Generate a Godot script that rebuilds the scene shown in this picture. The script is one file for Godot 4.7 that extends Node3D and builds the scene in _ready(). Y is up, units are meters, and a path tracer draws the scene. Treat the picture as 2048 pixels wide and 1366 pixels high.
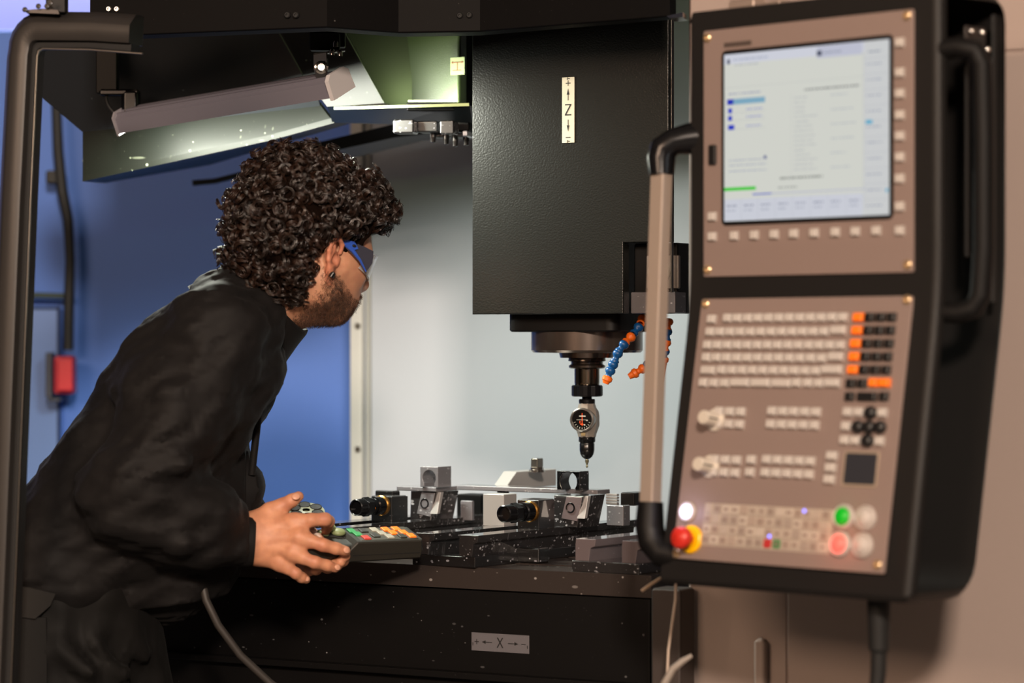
extends Node3D
# A machinist at a milling machine. Camera space constants: 2048x1366 frame, 98 mm lens.
const F := 5600.0
const CY := 1.29
var used := {}
var rng := RandomNumberGenerator.new()
var M := {}

class MB:
	var v := PackedVector3Array()
	var n := PackedVector3Array()
	var uv := PackedVector2Array()
	var c := PackedColorArray()
	var idx := PackedInt32Array()
	var col := Color.WHITE
	func vert(p: Vector3, nn: Vector3, t := Vector2.ZERO) -> int:
		v.push_back(p)
		n.push_back(nn)
		uv.push_back(t)
		c.push_back(col)
		return v.size() - 1
	func tri(a: Vector3, b: Vector3, d: Vector3, na: Vector3, nb: Vector3, nd: Vector3, ta := Vector2.ZERO, tb := Vector2.ZERO, td := Vector2.ZERO) -> void:
		var g := (b - a).cross(d - a)
		if g.length_squared() < 1e-18:
			return
		var i := vert(a, na, ta)
		if g.dot(na + nb + nd) < 0.0:
			vert(b, nb, tb)
			vert(d, nd, td)
		else:
			vert(d, nd, td)
			vert(b, nb, tb)
		idx.push_back(i)
		idx.push_back(i + 1)
		idx.push_back(i + 2)
	func quad(a: Vector3, b: Vector3, d: Vector3, e: Vector3, na: Vector3, nb: Vector3, nd: Vector3, ne: Vector3) -> void:
		tri(a, b, d, na, nb, nd)
		tri(a, d, e, na, nd, ne)
	func fquad(a: Vector3, b: Vector3, d: Vector3, e: Vector3, nn: Vector3) -> void:
		quad(a, b, d, e, nn, nn, nn, nn)
	func uquad(a: Vector3, b: Vector3, d: Vector3, e: Vector3, nn: Vector3) -> void:
		tri(a, b, d, nn, nn, nn, Vector2(0, 1), Vector2(1, 1), Vector2(1, 0))
		tri(a, d, e, nn, nn, nn, Vector2(0, 1), Vector2(1, 0), Vector2(0, 0))
	func box(xf: Transform3D, size: Vector3, bev := 0.0015) -> void:
		var h := size / 2.0
		bev = minf(bev, minf(h.x, minf(h.y, h.z)) * 0.9)
		var b := xf.basis.orthonormalized()
		for a in 3:
			var a1 := (a + 1) % 3
			var a2 := (a + 2) % 3
			for s: float in [-1.0, 1.0]:
				var q := []
				for t in [[-1, -1], [1, -1], [1, 1], [-1, 1]]:
					var p := Vector3.ZERO
					p[a] = s * h[a]
					p[a1] = t[0] * (h[a1] - bev)
					p[a2] = t[1] * (h[a2] - bev)
					q.append(xf * p)
				var nn := Vector3.ZERO
				nn[a] = s
				fquad(q[0], q[1], q[2], q[3], b * nn)
				for s2: float in [-1.0, 1.0]:
					var n1 := Vector3.ZERO
					n1[a1] = s2
					var r := []
					for w: float in [-1.0, 1.0]:
						var p1 := Vector3.ZERO
						p1[a] = s * h[a]
						p1[a1] = s2 * (h[a1] - bev)
						p1[a2] = w * (h[a2] - bev)
						var p2 := p1
						p2[a] = s * (h[a] - bev)
						p2[a1] = s2 * h[a1]
						r.append(xf * p1)
						r.append(xf * p2)
					quad(r[0], r[1], r[3], r[2], b * nn, b * n1, b * n1, b * nn)
		for sx: float in [-1.0, 1.0]:
			for sy: float in [-1.0, 1.0]:
				for sz: float in [-1.0, 1.0]:
					var s := Vector3(sx, sy, sz)
					var p := s * (h - Vector3.ONE * bev)
					tri(xf * (p + Vector3(sx * bev, 0, 0)), xf * (p + Vector3(0, sy * bev, 0)), xf * (p + Vector3(0, 0, sz * bev)), b * Vector3(sx, 0, 0), b * Vector3(0, sy, 0), b * Vector3(0, 0, sz))
	# polygon in local XY extruded from z0 to z1
	func prism(poly: PackedVector2Array, z0: float, z1: float, xf: Transform3D, bev := 0.0, soft := 32.0) -> void:
		var m := poly.size()
		var area := 0.0
		for i in m:
			area += poly[i].cross(poly[(i + 1) % m])
		var sg := 1.0 if area > 0.0 else -1.0
		var en := []
		for i in m:
			var e := (poly[(i + 1) % m] - poly[i]).normalized()
			en.append(Vector2(e.y, -e.x) * sg)
		var lim := cos(deg_to_rad(soft))
		var inn := PackedVector2Array()
		var va := []
		var vb := []
		for i in m:
			var e0: Vector2 = en[(i + m - 1) % m]
			var e1: Vector2 = en[i]
			var av := (e0 + e1).normalized()
			var sc := 1.0 / maxf(0.5, av.dot(e1))
			inn.append(poly[i] - av * bev * sc)
			if e0.dot(e1) > lim:
				va.append(av)
				vb.append(av)
			else:
				va.append(e0)
				vb.append(e1)
		var bs := xf.basis.orthonormalized()
		var zs := signf(z1 - z0)
		var w0 := z0 + bev * zs
		var w1 := z1 - bev * zs
		for i in m:
			var j := (i + 1) % m
			var p: Vector2 = poly[i]
			var q: Vector2 = poly[j]
			var np := bs * Vector3(vb[i].x, vb[i].y, 0)
			var nq := bs * Vector3(va[j].x, va[j].y, 0)
			quad(xf * Vector3(p.x, p.y, w0), xf * Vector3(q.x, q.y, w0), xf * Vector3(q.x, q.y, w1), xf * Vector3(p.x, p.y, w1), np, nq, nq, np)
			if bev > 0.0:
				for k in 2:
					var zc := z0 if k == 0 else z1
					var zw := w0 if k == 0 else w1
					var zn := bs * Vector3(0, 0, -zs if k == 0 else zs)
					quad(xf * Vector3(p.x, p.y, zw), xf * Vector3(q.x, q.y, zw), xf * Vector3(inn[j].x, inn[j].y, zc), xf * Vector3(inn[i].x, inn[i].y, zc), np, nq, zn, zn)
		var t := Geometry2D.triangulate_polygon(inn)
		for k in range(0, t.size(), 3):
			for zz in 2:
				var zc := z0 if zz == 0 else z1
				var zn := bs * Vector3(0, 0, -zs if zz == 0 else zs)
				tri(xf * Vector3(inn[t[k]].x, inn[t[k]].y, zc), xf * Vector3(inn[t[k + 1]].x, inn[t[k + 1]].y, zc), xf * Vector3(inn[t[k + 2]].x, inn[t[k + 2]].y, zc), zn, zn, zn)
	# a polygon with a round hole: flat ring faces between an outline and a circle, both sampled at equal angles
	func lathe(prof: Array, segs: int, xf: Transform3D, smooth := false, arc := TAU) -> void:
		var m := prof.size()
		var bs := xf.basis.orthonormalized()
		var sn := []
		for i in m - 1:
			var e: Vector2 = prof[i + 1] - prof[i]
			sn.append(Vector2(e.y, -e.x).normalized())
		for i in m - 1:
			var na: Vector2 = sn[i]
			var nb: Vector2 = sn[i]
			if smooth:
				if i > 0 and sn[i - 1].dot(sn[i]) > 0.5:
					na = (sn[i - 1] + sn[i]).normalized()
				if i < m - 2 and sn[i + 1].dot(sn[i]) > 0.5:
					nb = (sn[i + 1] + sn[i]).normalized()
			for s in segs:
				var a := arc * s / segs
				var b := arc * (s + 1) / segs
				var da := Vector3(cos(a), 0, sin(a))
				var db := Vector3(cos(b), 0, sin(b))
				var p: Vector2 = prof[i]
				var q: Vector2 = prof[i + 1]
				quad(xf * (da * p.x + Vector3.UP * p.y), xf * (db * p.x + Vector3.UP * p.y), xf * (db * q.x + Vector3.UP * q.y), xf * (da * q.x + Vector3.UP * q.y),
					bs * (da * na.x + Vector3.UP * na.y), bs * (db * na.x + Vector3.UP * na.y), bs * (db * nb.x + Vector3.UP * nb.y), bs * (da * nb.x + Vector3.UP * nb.y))
	func tube(pts: PackedVector3Array, rad: Variant, sides := 8, caps := true) -> void:
		var m := pts.size()
		var t0 := (pts[1] - pts[0]).normalized()
		var up := t0.cross(Vector3.UP if absf(t0.y) < 0.9 else Vector3.RIGHT).normalized()
		var first := v.size()
		for i in m:
			var t := (pts[mini(i + 1, m - 1)] - pts[maxi(i - 1, 0)]).normalized()
			up = (up - t * up.dot(t)).normalized()
			var w := t.cross(up)
			var r: float = rad if rad is float else rad[i]
			for s in sides:
				var a := TAU * s / sides
				var d := up * cos(a) + w * sin(a)
				vert(pts[i] + d * r, d)
		for i in m - 1:
			for s in sides:
				var a := first + i * sides + s
				var b := first + i * sides + (s + 1) % sides
				for q: int in [a, a + sides, b, b, a + sides, b + sides]:
					idx.push_back(q)
		if caps:
			for e in 2:
				var i := 0 if e == 0 else m - 1
				var nn := (pts[0] - pts[1]).normalized() if e == 0 else (pts[m - 1] - pts[m - 2]).normalized()
				for s in range(1, sides - 1):
					var o := first + i * sides
					tri(v[o], v[o + s], v[o + s + 1], nn, nn, nn)
	# sweep a closed 2D profile (x: to the side, y: along N) along a planar path
	func sweep(path: PackedVector3Array, prof: PackedVector2Array, N: Vector3, soft := 32.0) -> void:
		var m := path.size()
		var k := prof.size()
		var area := 0.0
		for i in k:
			area += prof[i].cross(prof[(i + 1) % k])
		var sg := 1.0 if area > 0.0 else -1.0
		var side := []
		for i in m:
			var t := Vector3.ZERO
			if i > 0:
				t += (path[i] - path[i - 1]).normalized()
			if i < m - 1:
				t += (path[i + 1] - path[i]).normalized()
			t = t.normalized()
			var s := t.cross(N).normalized()
			if i > 0 and i < m - 1:
				var s1 := (path[i] - path[i - 1]).normalized().cross(N).normalized()
				s = s / maxf(0.4, s.dot(s1))
			side.append(s)
		var en := []
		for j in k:
			var e := (prof[(j + 1) % k] - prof[j]).normalized()
			en.append(Vector2(e.y, -e.x) * sg)
		var lim := cos(deg_to_rad(soft))
		for j in k:
			var j2 := (j + 1) % k
			var n0: Vector2 = en[j]
			var n1: Vector2 = en[j]
			if en[(j + k - 1) % k].dot(en[j]) > lim:
				n0 = (en[(j + k - 1) % k] + en[j]).normalized()
			if en[j2].dot(en[j]) > lim:
				n1 = (en[j2] + en[j]).normalized()
			for i in m - 1:
				var sa: Vector3 = side[i]
				var sb: Vector3 = side[i + 1]
				quad(path[i] + sa * prof[j].x + N * prof[j].y, path[i] + sa * prof[j2].x + N * prof[j2].y, path[i + 1] + sb * prof[j2].x + N * prof[j2].y, path[i + 1] + sb * prof[j].x + N * prof[j].y,
					(sa.normalized() * n0.x + N * n0.y), (sa.normalized() * n1.x + N * n1.y), (sb.normalized() * n1.x + N * n1.y), (sb.normalized() * n0.x + N * n0.y))
		var t2 := Geometry2D.triangulate_polygon(prof)
		for e in 2:
			var i := 0 if e == 0 else m - 1
			var nn := (path[0] - path[1]).normalized() if e == 0 else (path[m - 1] - path[m - 2]).normalized()
			for q in range(0, t2.size(), 3):
				var pp := []
				for w in 3:
					pp.append(path[i] + side[i] * prof[t2[q + w]].x + N * prof[t2[q + w]].y)
				tri(pp[0], pp[1], pp[2], nn, nn, nn)
	# flat polygon in space, thickened by the vector th
	func plate(pts: Array, th: Vector3) -> void:
		var nn := Vector3.ZERO
		var ctr := Vector3.ZERO
		for i in pts.size():
			nn += (pts[i] as Vector3).cross(pts[(i + 1) % pts.size()])
			ctr += pts[i]
		ctr /= pts.size()
		nn = nn.normalized()
		var u: Vector3 = (pts[1] - pts[0]).normalized()
		u = (u - nn * u.dot(nn)).normalized()
		var w := nn.cross(u)
		var p2 := PackedVector2Array()
		for p: Vector3 in pts:
			p2.append(Vector2((p - ctr).dot(u), (p - ctr).dot(w)))
		var t := Geometry2D.triangulate_polygon(p2)
		var side := signf(nn.dot(th))
		for q in range(0, t.size(), 3):
			tri(pts[t[q]], pts[t[q + 1]], pts[t[q + 2]], -nn * side, -nn * side, -nn * side)
			tri(pts[t[q]] + th, pts[t[q + 1]] + th, pts[t[q + 2]] + th, nn * side, nn * side, nn * side)
		for i in pts.size():
			var a: Vector3 = pts[i]
			var b: Vector3 = pts[(i + 1) % pts.size()]
			var e := (b - a).cross(th).normalized()
			if e.dot((a + b) / 2.0 - ctr) < 0.0:
				e = -e
			fquad(a, b, b + th, a + th, e)
	func ball(ctr: Vector3, r: Vector3, segs := 16, b := Basis.IDENTITY) -> void:
		var prof := []
		for i in segs / 2 + 1:
			var a := -PI / 2 + PI * i / (segs / 2)
			prof.append(Vector2(cos(a), sin(a)))
		var first := v.size()
		lathe(prof, segs, Transform3D(b * Basis.from_scale(r), ctr), true)
		var inv := (b * Basis.from_scale(r)).inverse()
		for i in range(first, v.size()):
			var q := inv * (v[i] - ctr)
			n[i] = (b * (q / r)).normalized()
	func build(xf := Transform3D.IDENTITY) -> ArrayMesh:
		var a := []
		a.resize(Mesh.ARRAY_MAX)
		var vv := v.duplicate()
		var nn := n.duplicate()
		if xf != Transform3D.IDENTITY:
			for i in vv.size():
				vv[i] = xf * vv[i]
				nn[i] = (xf.basis * nn[i]).normalized()
		a[Mesh.ARRAY_VERTEX] = vv
		a[Mesh.ARRAY_NORMAL] = nn
		a[Mesh.ARRAY_TEX_UV] = uv
		a[Mesh.ARRAY_COLOR] = c
		a[Mesh.ARRAY_INDEX] = idx
		var m := ArrayMesh.new()
		m.add_surface_from_arrays(Mesh.PRIMITIVE_TRIANGLES, a)
		return m

func P(px: float, py: float, d: float) -> Vector3:
	return Vector3((px - 1024.0) * d / F, CY - (py - 683.0) * d / F, -d)

func yb(yaw: float) -> Basis:
	return Basis(Vector3.UP, deg_to_rad(-yaw))

func V3(x: float, y: float, z: float) -> Vector3:
	return Vector3(x, y, z)

func T(b: Basis, o: Vector3) -> Transform3D:
	return Transform3D(b, o)

func at(o: Vector3) -> Transform3D:
	return Transform3D(Basis.IDENTITY, o)

func numbered(called: String) -> String:
	if not used.has(called):
		used[called] = 0
		return called
	used[called] += 1
	return "%s_%03d" % [called, used[called]]

func tag(o: Node, label := "", category := "", group := "", kind := "") -> void:
	if label: o.set_meta("label", label)
	if category: o.set_meta("category", category)
	if group: o.set_meta("group", group)
	if kind: o.set_meta("kind", kind)

func thing(called: String, label: String, category: String, pos := Vector3.ZERO, basis_ := Basis.IDENTITY, group := "", kind := "") -> Node3D:
	var o := Node3D.new()
	o.name = numbered(called)
	add_child(o)
	o.transform = Transform3D(basis_, pos)
	tag(o, label, category, group, kind)
	return o

# commits the collected shape as one mesh; world: the shape was laid out in world space
func obj(called: String, mb: MB, mat: Material, parent: Node3D = null, world := true) -> MeshInstance3D:
	var o := MeshInstance3D.new()
	var par: Node3D = parent if parent else self
	var used_here := par == self
	if used_here:
		o.name = numbered(called)
	else:
		var k := 0
		var nm := called
		while par.has_node(NodePath(nm)):
			k += 1
			nm = "%s_%03d" % [called, k]
		o.name = nm
	par.add_child(o, true)
	o.mesh = mb.build(par.global_transform.affine_inverse() if world and parent else Transform3D.IDENTITY)
	o.material_override = mat
	return o

func put(called: String, mesh: Mesh, mat: Material, parent: Node3D, xf: Transform3D) -> MeshInstance3D:
	var o := MeshInstance3D.new()
	var k := 0
	var nm := called
	while parent.has_node(NodePath(nm)):
		k += 1
		nm = "%s_%03d" % [called, k]
	o.name = nm
	parent.add_child(o, true)
	o.mesh = mesh
	o.material_override = mat
	o.transform = xf
	return o

func rrect(w: float, h: float, r: float, seg := 4) -> PackedVector2Array:
	var p := PackedVector2Array()
	for q in 4:
		var cx := (w / 2 - r) * (1 if q == 0 or q == 3 else -1)
		var cy := (h / 2 - r) * (1 if q < 2 else -1)
		for i in seg + 1:
			var a := PI / 2 * q + PI / 2 * i / seg
			p.append(Vector2(cx + r * cos(a), cy + r * sin(a)))
	return p

func circ(r: float, n := 24, cx := 0.0, cy := 0.0) -> PackedVector2Array:
	var p := PackedVector2Array()
	for i in n:
		p.append(Vector2(cx + r * cos(TAU * i / n), cy + r * sin(TAU * i / n)))
	return p

func mat(hex: String, rough := 0.5, metal := 0.0, spec := 0.5) -> StandardMaterial3D:
	var m := StandardMaterial3D.new()
	m.albedo_color = Color(hex)
	m.roughness = rough
	m.metallic = metal
	m.metallic_specular = spec
	return m

func glow(hex: String, e: float) -> StandardMaterial3D:
	var m := mat(hex, 0.4)
	m.emission_enabled = true
	m.emission = Color(hex)
	m.emission_energy_multiplier = e
	return m

func tex(im: Image) -> ImageTexture:
	return ImageTexture.create_from_image(im)

# base colour with coolant droplets: small light dots of several sizes
func speckle(hex: String, dot: String, count: int, rmax: float, sd: int, size := 1024) -> ImageTexture:
	var r := RandomNumberGenerator.new()
	r.seed = sd
	var im := Image.create(size, size, false, Image.FORMAT_RGB8)
	var base := Color(hex)
	im.fill(base)
	var nz := FastNoiseLite.new()
	nz.seed = sd
	nz.frequency = 0.008
	var dc := Color(dot)
	for i in count:
		var x := r.randf() * size
		var y := r.randf() * size
		if nz.get_noise_2d(x, y) + r.randf_range(-0.3, 0.5) < 0.0:
			continue
		var rad := 0.6 + rmax * pow(r.randf(), 5.0)
		var cc := base.lerp(dc, r.randf_range(0.5, 1.0))
		var el := r.randf_range(0.85, 1.25)
		for a in range(int(-rad * 1.6) - 1, int(rad * 1.6) + 2):
			for b in range(int(-rad) - 1, int(rad) + 2):
				var dd := Vector2(a / el, b).length()
				if dd < rad + 0.5:
					var xx := posmod(int(x) + a, size)
					var yy := posmod(int(y) + b, size)
					im.set_pixel(xx, yy, im.get_pixel(xx, yy).lerp(cc, clampf(rad + 0.5 - dd, 0, 1)))
	return tex(im)

func spotted(m: StandardMaterial3D, t: Texture2D, rep: float) -> StandardMaterial3D:
	m.albedo_color = Color.WHITE
	m.albedo_texture = t
	m.uv1_triplanar = true
	m.uv1_world_triplanar = true
	m.uv1_scale = Vector3.ONE * rep
	return m

func noise_tex(freq: float, sd: int, normal := false, bump := 2.0, size := 512) -> NoiseTexture2D:
	var t := NoiseTexture2D.new()
	t.width = size
	t.height = size
	t.seamless = true
	var n := FastNoiseLite.new()
	n.seed = sd
	n.frequency = freq
	t.noise = n
	t.as_normal_map = normal
	t.bump_strength = bump
	return t

func rough_by(m: StandardMaterial3D, t: Texture2D, rep: float) -> StandardMaterial3D:
	m.roughness_texture = t
	m.roughness_texture_channel = BaseMaterial3D.TEXTURE_CHANNEL_RED
	m.uv1_triplanar = true
	m.uv1_world_triplanar = true
	m.uv1_scale = Vector3.ONE * rep
	return m

func relief(m: StandardMaterial3D, t: Texture2D, depth_cm: float, rep: float) -> StandardMaterial3D:
	m.heightmap_enabled = true
	m.heightmap_texture = t
	m.heightmap_scale = depth_cm
	m.uv1_triplanar = true
	m.uv1_world_triplanar = true
	m.uv1_scale = Vector3.ONE * rep
	return m

func text(called: String, s: String, h: float, xf: Transform3D, m: Material, parent: Node3D, thin := 0.0004) -> MeshInstance3D:
	var t := TextMesh.new()
	var f := SystemFont.new()
	f.font_names = PackedStringArray(["Droid Sans"])
	t.font = f
	t.text = s
	t.font_size = 64
	t.pixel_size = h / 46.0
	t.depth = thin
	return put(called, t, m, parent, xf)

# a box seen corner-on: pixel columns of its left edge, near corner and right edge at depth d; yaw of its frame
func vbox_dims(l: float, c: float, r: float, top: float, bot: float, d: float, yaw: float) -> Array:
	var a := deg_to_rad(yaw)
	var w := (c - l) * d / F / cos(a)
	var dp := (r - c) * d / F / sin(a)
	var h := (bot - top) * d / F
	var b := yb(yaw)
	var corner := P(c, bot, d)
	var base := corner - b.x * w / 2 - b.z * dp / 2
	return [w, h, dp, T(b, base)]

func lit(l: Light3D, called: String, col: Color, e: float, pos: Vector3, target := Vector3.INF, parent: Node3D = null) -> Light3D:
	l.name = called
	l.light_color = col
	l.light_energy = e
	l.shadow_enabled = true
	(parent if parent else self).add_child(l, true)
	if target == Vector3.INF:
		l.global_position = pos
	else:
		var up := Vector3.UP if absf((target - pos).normalized().y) < 0.98 else Vector3.RIGHT
		l.look_at_from_position(pos, target, up)
	return l

# ---------- signed distance bodies ----------
# primitive: [0, a, b, ra, rb, k] capsule; [1, centre, inverse basis, radii, k] ellipsoid; negative k carves
func cap(a: Vector3, b: Vector3, ra: float, rb: float, k := 0.02) -> Array:
	return [0, a, b - a, ra, rb, k, (a + b) / 2.0, a.distance_to(b) / 2.0 + maxf(ra, rb), 1.0 / maxf((b - a).length_squared(), 1e-9)]

func ell(c: Vector3, r: Vector3, b := Basis.IDENTITY, k := 0.02) -> Array:
	return [1, c, b.inverse(), r, 0.0, k, c, maxf(r.x, maxf(r.y, r.z)), 0.0]

func sdf(p: Vector3, prims: Array) -> float:
	var d := 1e3
	for q: Array in prims:
		var e: float
		if q[0] == 0:
			var pa: Vector3 = p - q[1]
			var h := clampf(pa.dot(q[2]) * q[8], 0.0, 1.0)
			e = (pa - q[2] * h).length() - lerpf(q[3], q[4], h)
		else:
			var l: Vector3 = q[2] * (p - q[1])
			var k0: float = (l / q[3]).length()
			var k1: float = (l / (q[3] * q[3])).length()
			e = k0 * (k0 - 1.0) / maxf(k1, 1e-6)
		var k: float = q[5]
		if k > 0.0:
			var hh := maxf(k - absf(d - e), 0.0) / k
			d = minf(d, e) - hh * hh * k * 0.25
		else:
			var hh := maxf(-k - absf(d + e), 0.0) / -k
			d = maxf(d, -e) + hh * hh * -k * 0.25
	return d

func nets(prims: Array, h: float, mb: MB, post: Variant = null, colf: Variant = null, cut: Variant = null) -> void:
	var lo := Vector3.INF
	var hi := -Vector3.INF
	for q: Array in prims:
		if q[5] > 0.0:
			lo = lo.min(q[6] - Vector3.ONE * (q[7] + 3 * h))
			hi = hi.max(q[6] + Vector3.ONE * (q[7] + 3 * h))
	const B := 5
	var nb := Vector3i(((hi - lo) / (h * B)).ceil()) + Vector3i.ONE
	var n := nb * B
	var sy := n.x
	var sz := n.x * n.y
	var g := PackedFloat32Array()
	g.resize(n.x * n.y * n.z)
	g.fill(1.0)
	var act := []
	var br := h * B * 0.87
	for bz in nb.z:
		for by in nb.y:
			for bx in nb.x:
				var bc := lo + Vector3(bx + 0.5, by + 0.5, bz + 0.5) * (h * B) - Vector3.ONE * h * 0.5
				var near := []
				for q: Array in prims:
					if (q[6] as Vector3).distance_to(bc) - q[7] < br + absf(q[5]) + 3 * h:
						near.append(q)
				if near.is_empty():
					continue
				var dc := sdf(bc, near)
				if dc > br * 1.6 + 0.012:
					continue
				var o := bx * B + by * B * sy + bz * B * sz
				if dc < -(br * 1.8 + 0.014):
					for z in B:
						for y in B:
							for x in B:
								g[o + x + y * sy + z * sz] = -1.0
					continue
				act.append(Vector3i(bx, by, bz) * B)
				for z in B:
					for y in B:
						for x in B:
							var p := lo + Vector3(bx * B + x, by * B + y, bz * B + z) * h
							var d := sdf(p, near)
							if post != null and absf(d) < 0.03:
								d = post.call(p, d)
							g[o + x + y * sy + z * sz] = d
	var cell := PackedInt32Array()
	cell.resize(g.size())
	cell.fill(-1)
	var off := [0, 1, sy, sy + 1, sz, sz + 1, sz + sy, sz + sy + 1]
	var offv := [Vector3(0, 0, 0), Vector3(1, 0, 0), Vector3(0, 1, 0), Vector3(1, 1, 0), Vector3(0, 0, 1), Vector3(1, 0, 1), Vector3(0, 1, 1), Vector3(1, 1, 1)]
	var edges := [[0, 1], [2, 3], [4, 5], [6, 7], [0, 2], [1, 3], [4, 6], [5, 7], [0, 4], [1, 5], [2, 6], [3, 7]]
	var list := PackedInt32Array()
	for a: Vector3i in act:
		for z in range(a.z, mini(a.z + B, n.z - 1)):
			for y in range(a.y, mini(a.y + B, n.y - 1)):
				for x in range(a.x, mini(a.x + B, n.x - 1)):
					var i := x + y * sy + z * sz
					var s := 0
					for k in 8:
						if g[i + off[k]] < 0.0:
							s += 1
					if s == 0 or s == 8:
						continue
					var sum := Vector3.ZERO
					var cnt := 0
					for e: Array in edges:
						var va := g[i + off[e[0]]]
						var vb := g[i + off[e[1]]]
						if (va < 0.0) != (vb < 0.0):
							sum += (offv[e[0]] as Vector3).lerp(offv[e[1]], va / (va - vb))
							cnt += 1
					var p := lo + (Vector3(x, y, z) + sum / cnt) * h
					var gr := Vector3(g[i + 1] + g[i + off[3]] + g[i + off[5]] + g[i + off[7]] - g[i] - g[i + off[2]] - g[i + off[4]] - g[i + off[6]],
						g[i + off[2]] + g[i + off[3]] + g[i + off[6]] + g[i + off[7]] - g[i] - g[i + 1] - g[i + off[4]] - g[i + off[5]],
						g[i + off[4]] + g[i + off[5]] + g[i + off[6]] + g[i + off[7]] - g[i] - g[i + 1] - g[i + off[2]] - g[i + off[3]])
					if colf != null:
						mb.col = colf.call(p)
					cell[i] = mb.vert(p, gr.normalized())
					list.append(i)
	mb.col = Color.WHITE
	for i in list:
		for ax in 3:
			var st: int = [1, sy, sz][ax]
			var s1: int = [sy, sz, 1][ax]
			var s2: int = [sz, 1, sy][ax]
			if (g[i] < 0.0) == (g[i + st] < 0.0):
				continue
			if i - s1 - s2 < 0:
				continue
			var q := [cell[i], cell[i - s1], cell[i - s1 - s2], cell[i - s2]]
			if q.min() < 0:
				continue
			if cut != null and cut.call(mb.v[q[0]]):
				continue
			if g[i] < 0.0:
				q.reverse()
			for w: int in [0, 1, 2, 0, 2, 3]:
				mb.idx.push_back(q[w])

func _ready() -> void:
	rng.seed = 7
	camera_and_light()
	materials()
	room()
	enclosure()
	hood_and_lamp()
	spindle()
	table_and_vises()
	control_panel()
	pendant()
	person()

func camera_and_light() -> void:
	var cam := Camera3D.new()
	cam.name = "camera"
	cam.position = Vector3(0, CY, 0)
	cam.fov = 13.91
	var ph := CameraAttributesPhysical.new()
	ph.frustum_focal_length = 98.4
	ph.frustum_focus_distance = 4.6
	ph.exposure_aperture = 2.8
	cam.attributes = ph
	cam.fov = 13.91
	add_child(cam)
	cam.current = true
	var we := WorldEnvironment.new()
	we.name = "world_environment"
	var e := Environment.new()
	e.background_mode = Environment.BG_COLOR
	e.background_color = Color(0.02, 0.02, 0.022)
	e.tonemap_mode = Environment.TONE_MAPPER_LINEAR
	e.tonemap_exposure = 1.0
	e.sdfgi_enabled = true
	e.ssao_enabled = true
	e.ssil_enabled = true
	we.environment = e
	add_child(we)
	# ceiling panels of the hall: warm key up to the left behind the camera, others weaker
	ceiling_panel(Vector3(0.3, 3.3, 2.0), Vector2(0.5, 0.5), Color("#ffe8d4"), 42.0, Vector3(-0.3, 1.1, -5.0), "square ceiling lamp high behind the viewer")
	ceiling_panel(Vector3(-2.3, 2.6, 0.0), Vector2(1.6, 0.7), Color("#ffd6b4"), 8.5, Vector3(0.4, 1.4, -3.75), "wide ceiling lamp to the left of the viewer")
	ceiling_panel(Vector3(-1.2, 3.5, -7.0), Vector2(1.2, 0.6), Color("#e6e8ff"), 9.0, Vector3(-1.2, 1.0, -7.4), "wide ceiling lamp behind the machine")

func ceiling_panel(pos: Vector3, size: Vector2, col: Color, e: float, aim: Vector3, label: String) -> void:
	var b := Basis.looking_at(aim - pos, Vector3.FORWARD if absf((aim - pos).normalized().y) > 0.95 else Vector3.UP)
	var o := thing("ceiling_lamp", label, "ceiling lamp", pos)
	var f := MB.new()
	f.box(T(b, pos + b.z * 0.035), Vector3(size.x + 0.06, size.y + 0.06, 0.05), 0.006)
	obj("frame", f, mat("#d8d8d8", 0.5), o)
	var g := MB.new()
	g.box(T(b, pos + b.z * 0.004), Vector3(size.x, size.y, 0.012), 0.003)
	obj("diffuser", g, glow("#fff4e6", 2.0), o)
	var stem := MB.new()
	stem.tube(PackedVector3Array([pos + b.z * 0.05, Vector3(pos.x + b.z.x * 0.05, 3.6, pos.z + b.z.z * 0.05)]), 0.012, 8)
	obj("stem", stem, mat("#bbbbbb", 0.5), o)
	var l := AreaLight3D.new()
	l.area_size = size


	lit(l, "ceiling_light", col, e, pos - b.z * 0.01, pos - b.z)

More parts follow.
